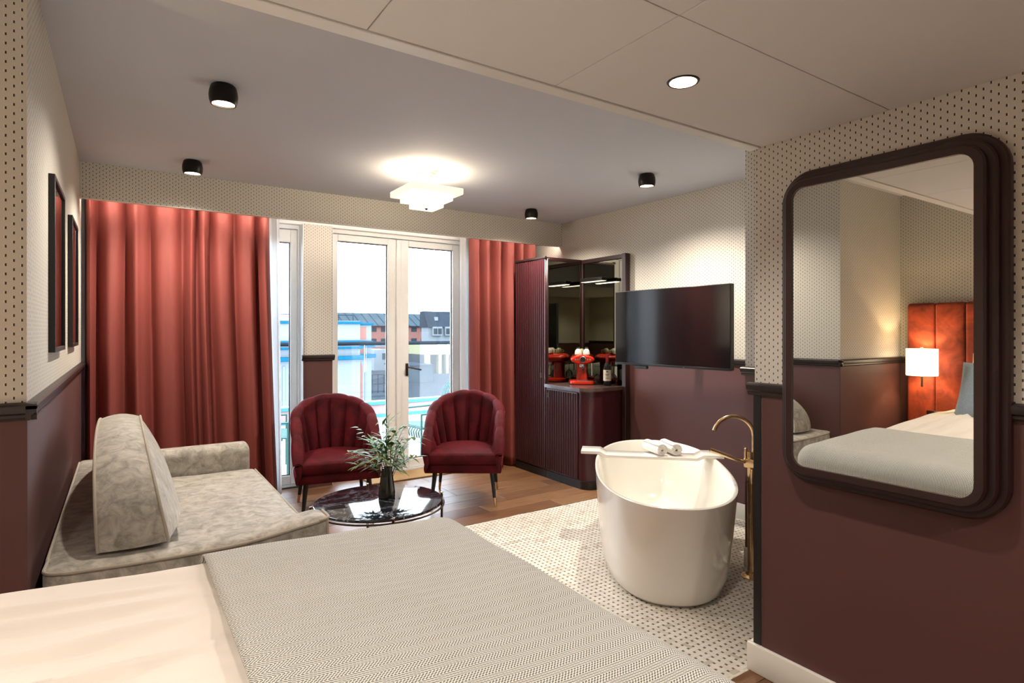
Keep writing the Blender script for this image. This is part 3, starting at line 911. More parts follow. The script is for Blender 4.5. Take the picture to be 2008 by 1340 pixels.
def wrinkle(q):
    e = smooth((q.z - 0.62) / 0.12)
    x, y = q.x, q.y
    f = 0.014 * nz(x * 0.7 + 3, y * 4.5 + 0.9 * x, 2.0) + 0.010 * nz(x * 1.3, y * 10 + 2.2 * x, 5.0) + 0.004 * nz(x * 3, y * 24 + 5 * x, 8.0)
    fade = smooth((0.26 - x) / 0.35)
    for (yc_, sl, cu, w_, h_) in CREASES:
        d = y - (yc_ + sl * x + cu * x * x)
        f += h_ * fade * (math.exp(-(d / w_) ** 2) - 0.7 * math.exp(-((d + 1.6 * w_) / (1.5 * w_)) ** 2))
    q.z += (f + 0.058 * smooth((0.25 - x) / 1.1) - 0.03 * smooth((x - 0.15) / 0.85)) * e
    if q.z < 0.6:
        q.y += 0.012 * math.sin(x * 13 + 2) * smooth((0.6 - q.z) / 0.3) * (1 if y > 1.3 else -1)
        q.x += 0.012 * math.sin(y * 13 + 2) * smooth((0.6 - q.z) / 0.3) * (1 if x > 1.0 else 0)
    return q
dv = G().soft((BX0 + 0.02, BY0, 0.24), (BX1, BY1, BZ), (0.09, 0.09, 0.09), (46, 210, 6), 6, fn=wrinkle, skip=lambda ax, s, c_: ax == 2 and s == 0).build('duvet', M_['sheet'], ang=80)
tag(dv, 'white cotton duvet spread over the bed', 'duvet')
TH0 = 0.185
def thr(q):
    e = smooth((q.z - 0.62) / 0.12)
    x, y = q.x, q.y
    cr = -0.035 * smooth((x - 0.55) / 0.8)
    q.z += (-0.03 * smooth((x - 0.15) / 0.85) + 0.008 * nz(x * 2.0, y * 2.4, 9.0) + 0.003 * nz(x * 6, y * 6, 3.0)) * e + 0.008 * e
    if q.z < 0.65:
        w = smooth((0.65 - q.z) / 0.35)
        if x > 0.93: q.x += 0.022 * w * math.sin(y * 15 + 1.0) + 0.02 * w
        if y > 1.7: q.y += 0.008 * w * math.sin(x * 15)
    return q
th = G().soft((TH0 - 0.25, BY0 - 0.014, 0.10), (BX1 + 0.016, BY1 + 0.012, BZ + 0.012), (0.10, 0.095, 0.095), (40, 44, 8), 6, fn=thr,
              skip=lambda ax, s, c_: (ax == 2 and s == 0) or (ax == 0 and s == 0) or c_[0] < TH0)
to = th.build('bed_throw', M_['throw'], ang=80)
sm = to.modifiers.new('thickness', 'SOLIDIFY'); sm.thickness = 0.006; sm.offset = 1
tag(to, 'grey and cream chevron woven throw over the foot of the bed', 'throw')
G().box(TH0 - 0.004, TH0 + 0.006, BY0 + 0.09, BY1 - 0.09, BZ + 0.012, BZ + 0.020) if False else None
def pillow(name, label, loc, size, tilt, mat, rz=0.0, group=None):
    w, h_, d = size
    def fn(sgn):
        def f(u, v_):
            a, b = 2 * u - 1, 2 * v_ - 1
            k = (max(0, 1 - abs(a) ** 3.2) * max(0, 1 - abs(b) ** 3.2)) ** 0.5
            pin = 1 - 0.06 * (abs(a) * abs(b)) ** 0.5 * 0 - 0.05 * (1 - abs(a)) * 0
            return (sgn * d / 2 * k, a * w / 2 * (1 - 0.05 * (1 - b * b)), b * h_ / 2 * (1 - 0.05 * (1 - a * a)))
        return f
    g = G().grid(fn(1), 20, 20).grid(fn(-1), 20, 20)
    o = g.build(name, M_[mat], ang=80)
    o.location = loc; o.rotation_euler = (0, -tilt, rz)
    tag(o, label, 'pillow', group)
    return o
pillow('pillow', 'white pillow leaning on the headboard behind the blue cushion', (XH + 0.20, 1.42, 1.05), (0.70, 0.50, 0.2), math.radians(24), 'sheet')
pillow('pillow', 'white pillow at the near side of the headboard', (XH + 0.20, 0.66, 1.05), (0.70, 0.50, 0.2), math.radians(24), 'sheet')
pillow('pillow', 'pale blue woven cushion in front of the white pillows', (XH + 0.45, 1.50, 1.012), (0.50, 0.46, 0.17), math.radians(26), 'blue_pillow')
pillow('pillow', 'second pale blue woven cushion nearer the partition', (XH + 0.45, 0.66, 1.012), (0.50, 0.46, 0.17), math.radians(26), 'blue_pillow')
def sconce(label, y):
    t = thing('wall_sconce', label, 'wall lamp', (XH + 0.081, y, 1.20), group='bedside sconces')
    G().bbox(0.0, 0.016, -0.045, 0.045, -0.10, 0.06, 0.004).build('backplate', M_['bronze'], t)
    G().tube([(0.016, 0, -0.02), (0.13, 0, -0.02), (0.13, 0, 0.10)], 0.007, 8).build('arm', M_['bronze'], t)
    G().tube([(0.13, 0.0, -0.20), (0.13, 0, -0.02)], 0.008, 8).build('stem', M_['bronze'], t)
    g = G()
    g.lathe([(0.108, -0.107), (0.108, 0.107)], 40, M=T(0.13, 0, 0), cap=False).lathe([(0.105, 0.107), (0.105, -0.107)], 40, M=T(0.13, 0, 0), cap=False)
    g.build('lamp_shade', M_['shade'], t)
    G().lathe([(0.0, 0.108), (0.012, 0.112), (0.012, 0.122), (0.0, 0.124)], 12, M=T(0.13, 0, 0), cap=False).build('finial', M_['steel'], t)
    point_light('sconce_bulb', (0.13, 0, 0.0), P_SCONCE, t, 0.02, WARM2)
sconce('lit square sconce on the headboard reflected in the large mirror', 2.075)
sconce('lit square sconce on the headboard at the near side of the bed', 0.03)

# ------------------------------------------------------------------ channelled armchairs
def armchair(label, loc, rz):
    t = thing('armchair', label, 'armchair', loc, rz, group='burgundy shell armchairs')
    HW, R0 = 0.335, 0.335
    # plan: straight arms from the front, then a half circle round the back; s in [-1,1]
    straight = 0.33
    tot = straight + R0 * PI / 2
    def plan(s_, off=0.0):
        d = abs(s_) * tot
        sg = 1 if s_ >= 0 else -1
        if d <= R0 * PI / 2:
            a = d / R0
            return sg * (R0 + off) * math.sin(a), 0.0 + (R0 + off) * math.cos(a)
        return sg * (HW + off), -(d - R0 * PI / 2)
    def top(s_):
        q = abs(s_)
        return 0.455 + 0.445 * (max(0, 1 - q ** 1.9)) ** 0.78
    ZS, ZB = 0.44, 0.29
    # outer shell
    NS = 48
    def outer(u, v_):
        s_ = 2 * u - 1
        zt = top(s_) - 0.02
        z_ = lerp(ZB + 0.02, zt, v_)
        rake = 0.05 * smooth((z_ - 0.3) / 0.6)
        x, y = plan(s_, -0.005 - 0.03 * (1 - smooth((z_ - ZB) / 0.2)) + 0.012 * smooth((z_ - 0.5) / 0.3))
        return (x, y + rake * (1 - abs(s_)), z_)
    def inner_back(u, v_):
        s_ = 2 * u - 1
        x, y = plan(s_, -0.06)
        z_ = lerp(0.36, top(s_) - 0.02, v_)
        return (x, y + 0.05 * smooth((z_ - 0.3) / 0.6) * (1 - abs(s_)), z_)
    b = G().grid(outer, NS, 12).grid(inner_back, NS, 6)
    # rim closing outer to inner lining
    b.grid(lambda u, v_: tuple(Vector(outer(u, 1)).lerp(Vector(inner_back(u, 1)), v_) + Vector((0, 0, 0.012 * math.sin(PI * v_)))), NS, 3)
    for e_ in (0, 1):
        b.grid(lambda u, v_: tuple(Vector(outer(e_, u)).lerp(Vector(inner_back(e_, u)), v_) + Vector((0, -0.012 * math.sin(PI * v_), 0))), 8, 4)
    sh = b.build('backrest', M_['red_velvet'], t, ang=60)
    NC = 10
    for k in range(NC):
        s0, s1 = -1 + 2 * k / NC, -1 + 2 * (k + 1) / NC
        def chan(u, v_, s0=s0, s1=s1):
            # v_: up the inner face, over the rim, a little down the outside
            sR = lerp(s0, s1, u)                       # at the rim
            sB = sR * (0.72 if abs(sR) < 2 else 1)     # channels fan out from a narrower seat
            bulge = (1 - abs(2 * u - 1) ** 2.6)
            zt = top(sR)
            if v_ < 0.7:
                q = v_ / 0.7
                s_ = lerp(sB, sR, q ** 0.8)
                z_ = lerp(0.385, zt - 0.03, q)
                off = -0.058 - 0.034 * bulge * (0.5 + 0.5 * math.sin(PI * min(1, 0.25 + q * 0.75))) - 0.020 * (1 - q)
            else:
                q = (v_ - 0.7) / 0.3
                s_ = sR
                ang = PI * q * 1.05
                rr = 0.036 + 0.010 * bulge
                off = -0.036 - rr * math.cos(ang) * 1.0
                z_ = zt - 0.03 + (rr * 0.9) * math.sin(ang)
            x, y = plan(s_, off)
            rake = 0.05 * smooth((z_ - 0.3) / 0.6)
            return (x, y + rake * (1 - abs(s_)), z_)
        G().grid(chan, 8, 20).build('channel', M_['red_velvet'], sh, ang=75, fix=False)
    # seat: D shaped cushion over a base band
    def dshape(w, front, back, n=14):
        p = [(-w, -front), (w, -front)]
        for i in range(n + 1):
            a = PI * i / n
            p.append((w * math.cos(a), max(0, back) * math.sin(a)))
        return p
    def slab(p, z0, z1, r, crownh=0.0):
        g = G(); n = len(p)
        rings = [(1 - r * 1.0, z0), (1 - r * 0.3, z0 + (z1 - z0) * 0.15), (1, z0 + (z1 - z0) * 0.4), (1, z0 + (z1 - z0) * 0.75), (1 - r * 0.35, z1 - (z1 - z0) * 0.06), (1 - r, z1), (0.7, z1 + crownh * 0.6), (0.35, z1 + crownh), (0.05, z1 + crownh)]
        vs = []; fs = []
        for (s_, z_) in rings:
            for (x, y) in p: vs.append((x * s_, (y + 0.02) * s_ - 0.02, z_))
        for j in range(len(rings) - 1):
            for i in range(n):
                k2 = (i + 1) % n
                fs.append((j * n + i, j * n + k2, (j + 1) * n + k2, (j + 1) * n + i))
        fs.append(tuple(reversed(range(n)))); fs.append(tuple((len(rings) - 1) * n + i for i in range(n)))
        return g.add(vs, fs)
    slab(dshape(0.318, 0.30, 0.26), 0.286, 0.362, 0.03).build('seat_base', M_['red_velvet'], t, ang=50)
    P_ = [(-0.272, -0.10), (-0.300, -0.325), (0.300, -0.325), (0.272, -0.10)] + [(0.272 * math.cos(PI * i / 14), 0.27 * math.sin(PI * i / 14)) for i in range(15)]
    st = slab(P_, 0.362, 0.455, 0.05, 0.02).build('seat', M_['red_velvet'], t, ang=50)
    G().tube([(-0.29, -0.20, 0.452), (-0.292, -0.312, 0.450), (0.292, -0.312, 0.450), (0.29, -0.20, 0.452)], 0.005, 6).build('piping', M_['red_velvet'], st)
    for sx in (-1, 1):
        for sy in (-1, 1):
            x0_, y0_ = sx * 0.235, (-0.225 if sy < 0 else 0.215)
            x1_, y1_ = sx * 0.265, (-0.26 if sy < 0 else 0.29)
            m_ = 0.74
            xm, ym, zm = lerp(x0_, x1_, m_), lerp(y0_, y1_, m_), lerp(0.29, 0, m_)
            lg = G().tube([(x0_, y0_, 0.292), (xm, ym, zm)], [0.021, 0.0135], 12).build('leg', M_['black'], t)
            G().tube([(xm, ym, zm), (x1_, y1_, 0.006)], [0.0138, 0.010], 12).tube([(x1_, y1_, 0.006), (x1_, y1_, 0.0)], 0.009, 10).build('ferrule', M_['brass'], lg)
    return t
armchair('burgundy velvet shell armchair in front of the papered pier behind the vase', (1.445, 4.77, 0), math.atan2(-0.983, -0.184) + PI / 2)
armchair('burgundy velvet shell armchair in front of the right hand balcony door', (2.48, 4.43, 0), math.atan2(-0.83, -0.56) + PI / 2)

# ------------------------------------------------------------------ coffee table
t = thing('coffee_table', 'round black marble coffee table on thin dark metal legs', 'table', (1.325, 3.465, 0))
G().lathe([(0.0, 0.380), (0.375, 0.380), (0.388, 0.384), (0.393, 0.391), (0.390, 0.398), (0.384, 0.40), (0.0, 0.40)], 72, cap=False).build('table_top', M_['marble'], t)
G().tube([(0.40 * math.cos(2 * PI * i / 48), 0.40 * math.sin(2 * PI * i / 48), 0.376) for i in range(48)], 0.006, 8, closed=True).build('ring', M_['bronze'], t)
for k in range(4):
    a = math.radians(-10 + 90 * k)
    x, y = 0.404 * math.cos(a), 0.404 * math.sin(a)
    lg = G().tube([(x, y, 0.0), (x, y, 0.405)], 0.0075, 10).build('leg', M_['bronze'], t)
    G().lathe([(0.0, 0.41), (0.008, 0.409), (0.0095, 0.404), (0.0075, 0.40)], 12, M=T(x, y, 0), cap=False).build('cap', M_['brass'], lg)
for k in range(2):
    a = math.radians(-10 + 90 * k)
    for off in (-0.02, 0.02):
        ox, oy = -off * math.sin(a), off * math.cos(a)
        G().tube([(-0.4 * math.cos(a) + ox, -0.4 * math.sin(a) + oy, 0.15 + 0.012 * k), (0.4 * math.cos(a) + ox, 0.4 * math.sin(a) + oy, 0.15 + 0.012 * k)], 0.005, 8).build('stretcher', M_['bronze'], t)
VX, VY = 1.39, 3.50
vs_ = G().lathe([(0.0, 0.0), (0.050, 0.0), (0.053, 0.006), (0.052, 0.03), (0.040, 0.12), (0.034, 0.165), (0.033, 0.19), (0.030, 0.19), (0.031, 0.165), (0.045, 0.04), (0.0, 0.03)], 32, cap=False).build('vase', M_['vase'])
vs_.location = (VX, VY, 0.4005); tag(vs_, 'dark green tapered glass vase on the marble coffee table', 'vase')
bq = thing('bouquet', 'loose green bouquet with narrow leaves and yellow blossom in the vase', 'plant', (VX, VY, 0.42))
def leaf_mesh(name, L_, w, mat, fold=0.15):
    g = G()
    n = 5
    vs = []; fs = []
    for i in range(n + 1):
        q = i / n
        hw = w / 2 * math.sin(PI * (0.06 + 0.94 * q) ** 0.8) if i < n else 0.0005
        z_ = -0.18 * L_ * q * q
        vs += [(-hw, q * L_, z_ + hw * fold), (0, q * L_, z_), (hw, q * L_, z_ + hw * fold)]
    for i in range(n):
        a = i * 3
        fs += [(a, a + 1, a + 4, a + 3), (a + 1, a + 2, a + 5, a + 4)]
    g.add(vs, fs)
    me = g.mesh(name, fix=False, ang=80); me.materials.append(M_[mat]); return me
lm = [leaf_mesh('leaf', 0.11, 0.018, 'leaf'), leaf_mesh('leaf', 0.085, 0.020, 'leaf2'), leaf_mesh('leaf', 0.048, 0.032, 'leaf'), leaf_mesh('leaf', 0.13, 0.015, 'leaf')]
rb = random.Random(12)
gb = G().lathe([(0.0, -0.006), (0.005, -0.003), (0.006, 0.0), (0.005, 0.003), (0.0, 0.006)], 6, cap=False)
bme = gb.mesh('blossom'); bme.materials.append(M_['berry'])
NSP = 36
for k in range(NSP):
    az = 2 * PI * (k * 0.382 + rb.uniform(-0.05, 0.05))
    spread = rb.uniform(0.02, 0.20) if k % 3 else rb.uniform(0.14, 0.25)
    hgt = (rb.uniform(0.06, 0.2) if k % 2 else rb.uniform(0.2, 0.36)) - spread * 0.2
    if spread > 0.2: hgt *= 0.85
    P0 = Vector((0.018 * math.cos(az), 0.018 * math.sin(az), 0.0))
    P1 = Vector((0.026 * math.cos(az), 0.026 * math.sin(az), 0.17))
    P2 = Vector((spread * 0.55 * math.cos(az), spread * 0.55 * math.sin(az), 0.17 + hgt * 0.62))
    P3 = Vector((spread * math.cos(az), spread * math.sin(az), 0.17 + hgt * (0.95 - spread * 0.9)))
    path = []
    for i in range(9):
        q = i / 8
        path.append((1 - q) ** 3 * P0 + 3 * q * (1 - q) ** 2 * P1 + 3 * q * q * (1 - q) * P2 + q ** 3 * P3)
    sp = G().tube(path, [0.0022 - 0.0012 * i / 8 for i in range(9)], 5).build('sprig', M_['stem'], bq)
    kind = k % 4
    nl = 8
    for i in range(nl):
        q = 0.42 + 0.58 * (i + 1) / nl
        j = min(7, int(q * 8)); fr_ = q * 8 - j
        p = path[j].lerp(path[min(8, j + 1)], fr_)
        d = (path[min(8, j + 1)] - path[j]).normalized()
        la = az + rb.uniform(-1.6, 1.6)
        out = (Vector((math.cos(la), math.sin(la), rb.uniform(-0.6, 0.4))) + d * rb.uniform(0.2, 0.9)).normalized()
        lo = link('leaf', lm[kind], sp)
        lo.location = p
        lo.rotation_mode = 'QUATERNION'
        lo.rotation_quaternion = out.to_track_quat('Y', 'Z')
        s_ = rb.uniform(0.7, 1.15); lo.scale = (s_, s_, s_)
    if kind == 1:
        for i in range(7):
            bo = link('blossom', bme, sp)
            bo.location = path[rb.choice((6, 7, 8))] + Vector((rb.uniform(-1, 1), rb.uniform(-1, 1), rb.uniform(-0.6, 1))) * 0.018

# ------------------------------------------------------------------ wardrobe and minibar
WX0, WX1 = 3.48, XR - 0.006
wy0, wy1 = 4.615, 5.15
wd = thing('wardrobe', 'tall burgundy wardrobe with fluted front beside the curtain', 'wardrobe', (0, 0, 0))
G().bbox(WX0 + 0.02, WX1, wy0, wy1, 0.075, 2.19, 0.004).build('carcass', M_['wardrobe_dark'], wd)
G().box(WX0 + 0.012, WX1, wy0 + 0.002, wy1, 0.0, 0.074).build('plinth', M_['black'], wd)
dr = G().bbox(WX0 + 0.006, WX0 + 0.0195, wy0 + 0.004, wy1 - 0.004, 0.085, 2.175, 0.003).build('door', M_['wardrobe'], wd)
def flutes(parent, y0, y1, z0, z1, x, n):
    g = G()
    st = (y1 - y0) / n
    for i in range(n):
        c_ = y0 + (i + 0.5) * st
        pts = [(x - 0.010 * math.sin(PI * a / 6), c_ - st * 0.42 * math.cos(PI * a / 6)) for a in range(7)]
        g.prism(pts, z0, z1)
    g.build('flutes', M_['wardrobe'], parent, ang=60, kind='stuff')
flutes(dr, wy0 + 0.02, wy1 - 0.012, 0.095, 2.165, WX0 + 0.006, 15)
G().bbox(WX0 - 0.004, WX0 + 0.02, wy0 - 0.004, wy1, 2.176, 2.198, 0.002).build('top_edge', M_['rail'], wd)
lk = G().bbox(WX0 - 0.005, WX0 - 0.0005, wy0 + 0.045, wy0 + 0.085, 0.985, 1.035, 0.003).build('lock', M_['bronze'], wd)
G().box(WX0 - 0.0065, WX0 - 0.005, wy0 + 0.058, wy0 + 0.072, 0.998, 1.022).build('keyhole', M_['black'], lk)

mb = thing('minibar_cabinet', 'burgundy minibar cabinet with fluted door and smoked mirror back', 'cabinet', (0, 0, 0))
my0, my1 = 3.985, 4.611
R = 0.11
def outline(d):
    p = [(WX1, my1), (WX0 + d, my1), (WX0 + d, my0 + d + R)]
    for i in range(1, 9):
        a = PI + PI / 2 * i / 8
        p.append((WX0 + d + R + R * math.cos(a), my0 + d + R + R * math.sin(a)))
    p.append((WX1, my0 + d))
    return p
G().prism(outline(0.020), 0.075, 0.898).build('carcass', M_['wardrobe'], mb)
G().prism(outline(0.012), 0.0, 0.074).build('plinth', M_['black'], mb)
G().prism(outline(-0.012), 0.899, 0.930).build('worktop', M_['counter'], mb)
dr = G().bbox(WX0 + 0.006, WX0 + 0.0195, my0 + R + 0.035, my1 - 0.004, 0.085, 0.885, 0.003).build('door', M_['wardrobe'], mb)
flutes(dr, my0 + R + 0.045, my1 - 0.012, 0.095, 0.875, WX0 + 0.006, 13)
lk = G().bbox(WX0 - 0.005, WX0 - 0.0005, my1 - 0.075, my1 - 0.035, 0.80, 0.85, 0.003).build('lock', M_['bronze'], mb)
G().box(WX0 - 0.0065, WX0 - 0.005, my1 - 0.062, my1 - 0.048, 0.812, 0.838).build('keyhole', M_['black'], lk)
bp = G()
bp.bbox(WX1 - 0.06, WX1, my0 - 0.045, my0 + 0.004, 0.0, 2.185, 0.003)
bp.bbox(WX1 - 0.03, WX1, my0 + 0.004, my1, 2.145, 2.185, 0.003)
bp.box(WX1 - 0.012, WX1, my0 + 0.004, my1, 0.931, 2.145)
bp.build('back_panel', M_['mframe'], mb)
G().box(WX1 - 0.018, WX1 - 0.0125, my0 + 0.006, my1 - 0.03, 0.934, 2.142).build('back_mirror', M_['smoked'], mb)
sp_ = G().bbox(WX0 + 0.022, WX0 + 0.036, my1 - 0.01, my1 + 0.003, 0.931, 2.175, 0.002)
sp_.bbox(WX0 + 0.036, WX1 - 0.02, my1 - 0.01, my1 + 0.003, 2.150, 2.175, 0.002)
sp_.bbox(WX1 - 0.034, WX1 - 0.019, my1 - 0.03, my1 - 0.010, 0.931, 2.142, 0.002)
sp_.build('side_frame', M_['mframe'], mb)
G().box(WX0 + 0.037, WX1 - 0.035, my1 - 0.006, my1 - 0.001, 0.934, 2.149).build('side_mirror', M_['smoked'], mb)
bl = thing('picture_light', 'slim dark picture light glowing over the minibar mirror', 'bar lamp', (WX1 - 0.018, 4.33, 1.955))
G().bbox(-0.13, -0.055, -0.16, 0.16, -0.012, 0.022, 0.004).build('housing', M_['darkmetal'], bl)
G().box(-0.122, -0.063, -0.15, 0.15, -0.016, -0.0125).build('diffuser', M_['barled'], bl)
G().tube([(-0.001, 0, 0.005), (-0.06, 0, 0.005)], 0.012, 10).build('arm', M_['darkmetal'], bl)
l = bpy.data.lights.new('bar_bulb', 'AREA'); l.shape = 'RECTANGLE'; l.size = 0.05; l.size_y = 0.3; l.energy = P_BAR; l.color = WARM
lo = bpy.data.objects.new('bar_bulb', l); COL.objects.link(lo); lo.parent = bl; lo.location = (-0.092, 0, -0.019)

# espresso machine
em = thing('espresso_machine', 'glossy red retro espresso machine on the minibar worktop', 'coffee machine', (3.775, 4.40, 0.9305), math.atan2(-0.80, -0.60) + PI / 2)
def pill(w, d, r, n=8):
    p = []
    for (cx_, cy_, a0) in ((w / 2 - r, -d / 2 + r, -PI / 2), (w / 2 - r, d / 2 - r, 0), (-w / 2 + r, d / 2 - r, PI / 2), (-w / 2 + r, -d / 2 + r, PI)):
        for i in range(n + 1):
            a = a0 + PI / 2 * i / n
            p.append((cx_ + r * math.cos(a), cy_ + r * math.sin(a)))
    return p
def pslab(g, w, d, r, zs):
    rings = [pill(w - 2 * i, d - 2 * i, max(0.004, r - i)) for (i, z_) in zs]
    n = len(rings[0]); vs = []; fs = []
    for ring, (i, z_) in zip(rings, zs):
        vs += [(x, y, z_) for x, y in ring]
    for j in range(len(zs) - 1):
        for i in range(n):
            k2 = (i + 1) % n
            fs.append((j * n + i, j * n + k2, (j + 1) * n + k2, (j + 1) * n + i))
    fs.append(tuple(reversed(range(n)))); fs.append(tuple((len(zs) - 1) * n + i for i in range(n)))
    return g.add(vs, fs)
pslab(G(), 0.255, 0.24, 0.075, [(0.01, 0.0), (0.001, 0.008), (0.0, 0.02), (0.004, 0.032), (0.014, 0.038)]).build('base', M_['red_machine'], em)
pslab(G(), 0.11, 0.11, 0.03, [(0.0, 0.036), (0.004, 0.12), (0.0, 0.20)]).build('column', M_['red_machine'], em)
for o in em.children:
    if o.name.startswith('column'): o.location = (0, 0.035, 0)
def headf(u, v_):
    a = 2 * PI * u
    d = lerp(-0.125, 0.145, v_)
    e = 1.0
    if v_ < 0.12: e = math.sqrt(max(0, 1 - ((0.12 - v_) / 0.12) ** 2)) * 0.25 + 0.75 if v_ > 0 else 0.75
    if v_ > 0.75: e = max(0.25, math.sqrt(max(0.0, 1 - ((v_ - 0.75) / 0.25) ** 2 * 0.9)))
    return (0.115 * e * math.cos(a), d, 0.245 + 0.047 * e * math.sin(a))
hd = G().grid(headf, 32, 18, wrap_u=True)
hd.lathe([(0.0, 0.0), (1.0, 0.0)], 32, sx=0.086, sy=0.0355, M=T(0, -0.125, 0.245, rx=PI / 2), cap=False)
hdo = hd.build('head', M_['red_machine'], em, ang=50)
G().lathe([(0.026, 0.0), (0.030, 0.004), (0.030, 0.010), (0.026, 0.012)], 28, M=T(0, -0.124, 0.247, rx=PI / 2), cap=False).build('gauge_ring', M_['steel'], hdo)
G().lathe([(0.0, 0.006), (0.026, 0.006)], 28, M=T(0, -0.124, 0.247, rx=PI / 2), cap=False).build('gauge_face', M_['black'], hdo)
for x in (-0.07, -0.048, 0.048, 0.07):
    G().lathe([(0.0075, 0.0), (0.0075, 0.004), (0.0, 0.005)], 12, M=T(x, -0.1245, 0.247, rx=PI / 2), cap=False).build('button', M_['steel'], hdo)
G().lathe([(0.026, 0.165), (0.030, 0.17), (0.030, 0.204)], 20, M=T(0, -0.055, 0)).build('brew_group', M_['steel'], em)
G().tube([(0, -0.08, 0.168), (0.0, -0.135, 0.162), (0.0, -0.17, 0.150)], 0.010, 10).build('portafilter_handle', M_['black'], em)
G().bbox(-0.055, 0.055, -0.105, -0.025, 0.0385, 0.046, 0.002).build('drip_tray', M_['steel'], em)
G().tube([(0.085, -0.10, 0.21), (0.088, -0.11, 0.13), (0.086, -0.12, 0.09)], 0.0045, 8).build('steam_wand', M_['steel'], em)
CM = em.matrix_basis.copy()
from mathutils import Euler
CM = Matrix.Translation((3.775, 4.40, 0.9305)) @ Euler((0, 0, math.atan2(-0.80, -0.60) + PI / 2)).to_matrix().to_4x4()
def cup(label, lx, ly, mat):
    p = CM @ Vector((lx, ly, 0.292))
    t = thing('espresso_cup', label, 'cup', p, 0.6, group='upturned cups on the coffee machine')
    G().lathe([(0.033, 0.0), (0.034, 0.006), (0.032, 0.028), (0.026, 0.044), (0.016, 0.052), (0.015, 0.056), (0.0, 0.055)], 24, cap=False).build('cup_body', M_[mat], t)
    G().tube([(0.029, 0, 0.034), (0.046, 0, 0.034), (0.049, 0, 0.022), (0.044, 0, 0.011), (0.033, 0, 0.010)], 0.0035, 6).build('handle', M_[mat], t)
cup('white upturned cup on the left of the red coffee machine', -0.040, -0.055, 'cup_white')
cup('white upturned cup on the right of the red coffee machine', 0.040, -0.055, 'cup_white')
cup('olive green upturned cup at the back of the red coffee machine', 0.0, 0.03, 'cup_olive')
bt = thing('wine_bottle', 'dark red wine bottle with cream label on the minibar worktop', 'bottle', (3.865, 4.135, 0.9305))
G().lathe([(0.0, 0.002), (0.034, 0.0), (0.037, 0.006), (0.037, 0.17), (0.034, 0.19), (0.020, 0.212), (0.0145, 0.228), (0.0145, 0.24)], 28, cap=False).build('bottle_body', M_['bottle'], bt)
G().lathe([(0.0155, 0.222), (0.0155, 0.285), (0.0165, 0.29), (0.0165, 0.30), (0.0, 0.302)], 20, cap=False).build('foil', M_['foil'], bt)
lb = G().lathe([(0.0374, 0.045), (0.0374, 0.15)], 28, cap=False).build('label_paper', M_['label'], bt)
for zz, hw in ((0.128, 0.010), (0.108, 0.018), (0.096, 0.014), (0.070, 0.016)):
    g = G()
    g.grid(lambda u, v_, zz=zz, hw=hw: (0.0377 * math.cos(math.atan2(-0.73, -0.68) + (u - 0.5) * hw / 0.0377 * 2), 0.0377 * math.sin(math.atan2(-0.73, -0.68) + (u - 0.5) * hw / 0.0377 * 2), zz + v_ * (0.012 if zz > 0.12 else 0.005)), 6, 1)
    g.build('label_print', M_['print'], lb)
def wineglass(label, x, y):
    g = G().lathe([(0.030, 0.0), (0.036, 0.03), (0.038, 0.05), (0.034, 0.075), (0.015, 0.095), (0.005, 0.105), (0.004, 0.16), (0.008, 0.172), (0.032, 0.178), (0.032, 0.181), (0.0, 0.182)], 24, cap=False)
    o = g.build('wine_glass', M_['clear']); o.location = (x, y, 0.9305); tag(o, label, 'wine glass', 'upturned wine glasses on the minibar')
M_['clear'] = m_glass_thin('clear_glass', (0.93, 0.94, 0.94, 1))
wineglass('upturned clear wine glass beside the red coffee machine', 3.85, 4.262)
wineglass('upturned clear wine glass nearer the wine bottle', 3.914, 4.213)

# ------------------------------------------------------------------ television on a swivel arm
TL, TR_ = Vector((3.53, 3.68)), Vector((3.565, 2.556))
tc = (TL + TR_) / 2
ta = math.atan2((TR_ - TL).y, (TR_ - TL).x)      # local x runs along the panel from left end to right end
tv = thing('television', 'black flat television on a swivel arm before the right wall', 'television', (tc.x, tc.y, 1.17), ta)
TW, TH_ = (TR_ - TL).length, 0.62
G().bbox(-TW / 2, TW / 2, 0.004, 0.045, 0, TH_, 0.004).build('housing', M_['black'], tv)
G().box(-TW / 2 + 0.006, TW / 2 - 0.006, 0.001, 0.0039, 0.016, TH_ - 0.006).build('screen', M_['screen'], tv)
G().bbox(-TW / 2, TW / 2, -0.001, 0.004, -0.002, 0.0155, 0.001).build('lower_bezel', M_['darkmetal'], tv)
G().bbox(-0.36, -0.22, 0.01, 0.04, -0.028, -0.002, 0.004).build('sensor_box', M_['black'], tv)
G().box(0.15, 0.165, -0.0015, -0.001, 0.003, 0.0065).build('badge', M_['steel'], tv)
ar = G().bbox(-0.20, 0.20, 0.045, 0.075, 0.16, 0.46, 0.006).build('mount_plate', M_['black'], tv)
G().bbox(-0.03, 0.03, 0.075, 0.428, 0.27, 0.33, 0.006).build('swivel_arm', M_['black'], tv)

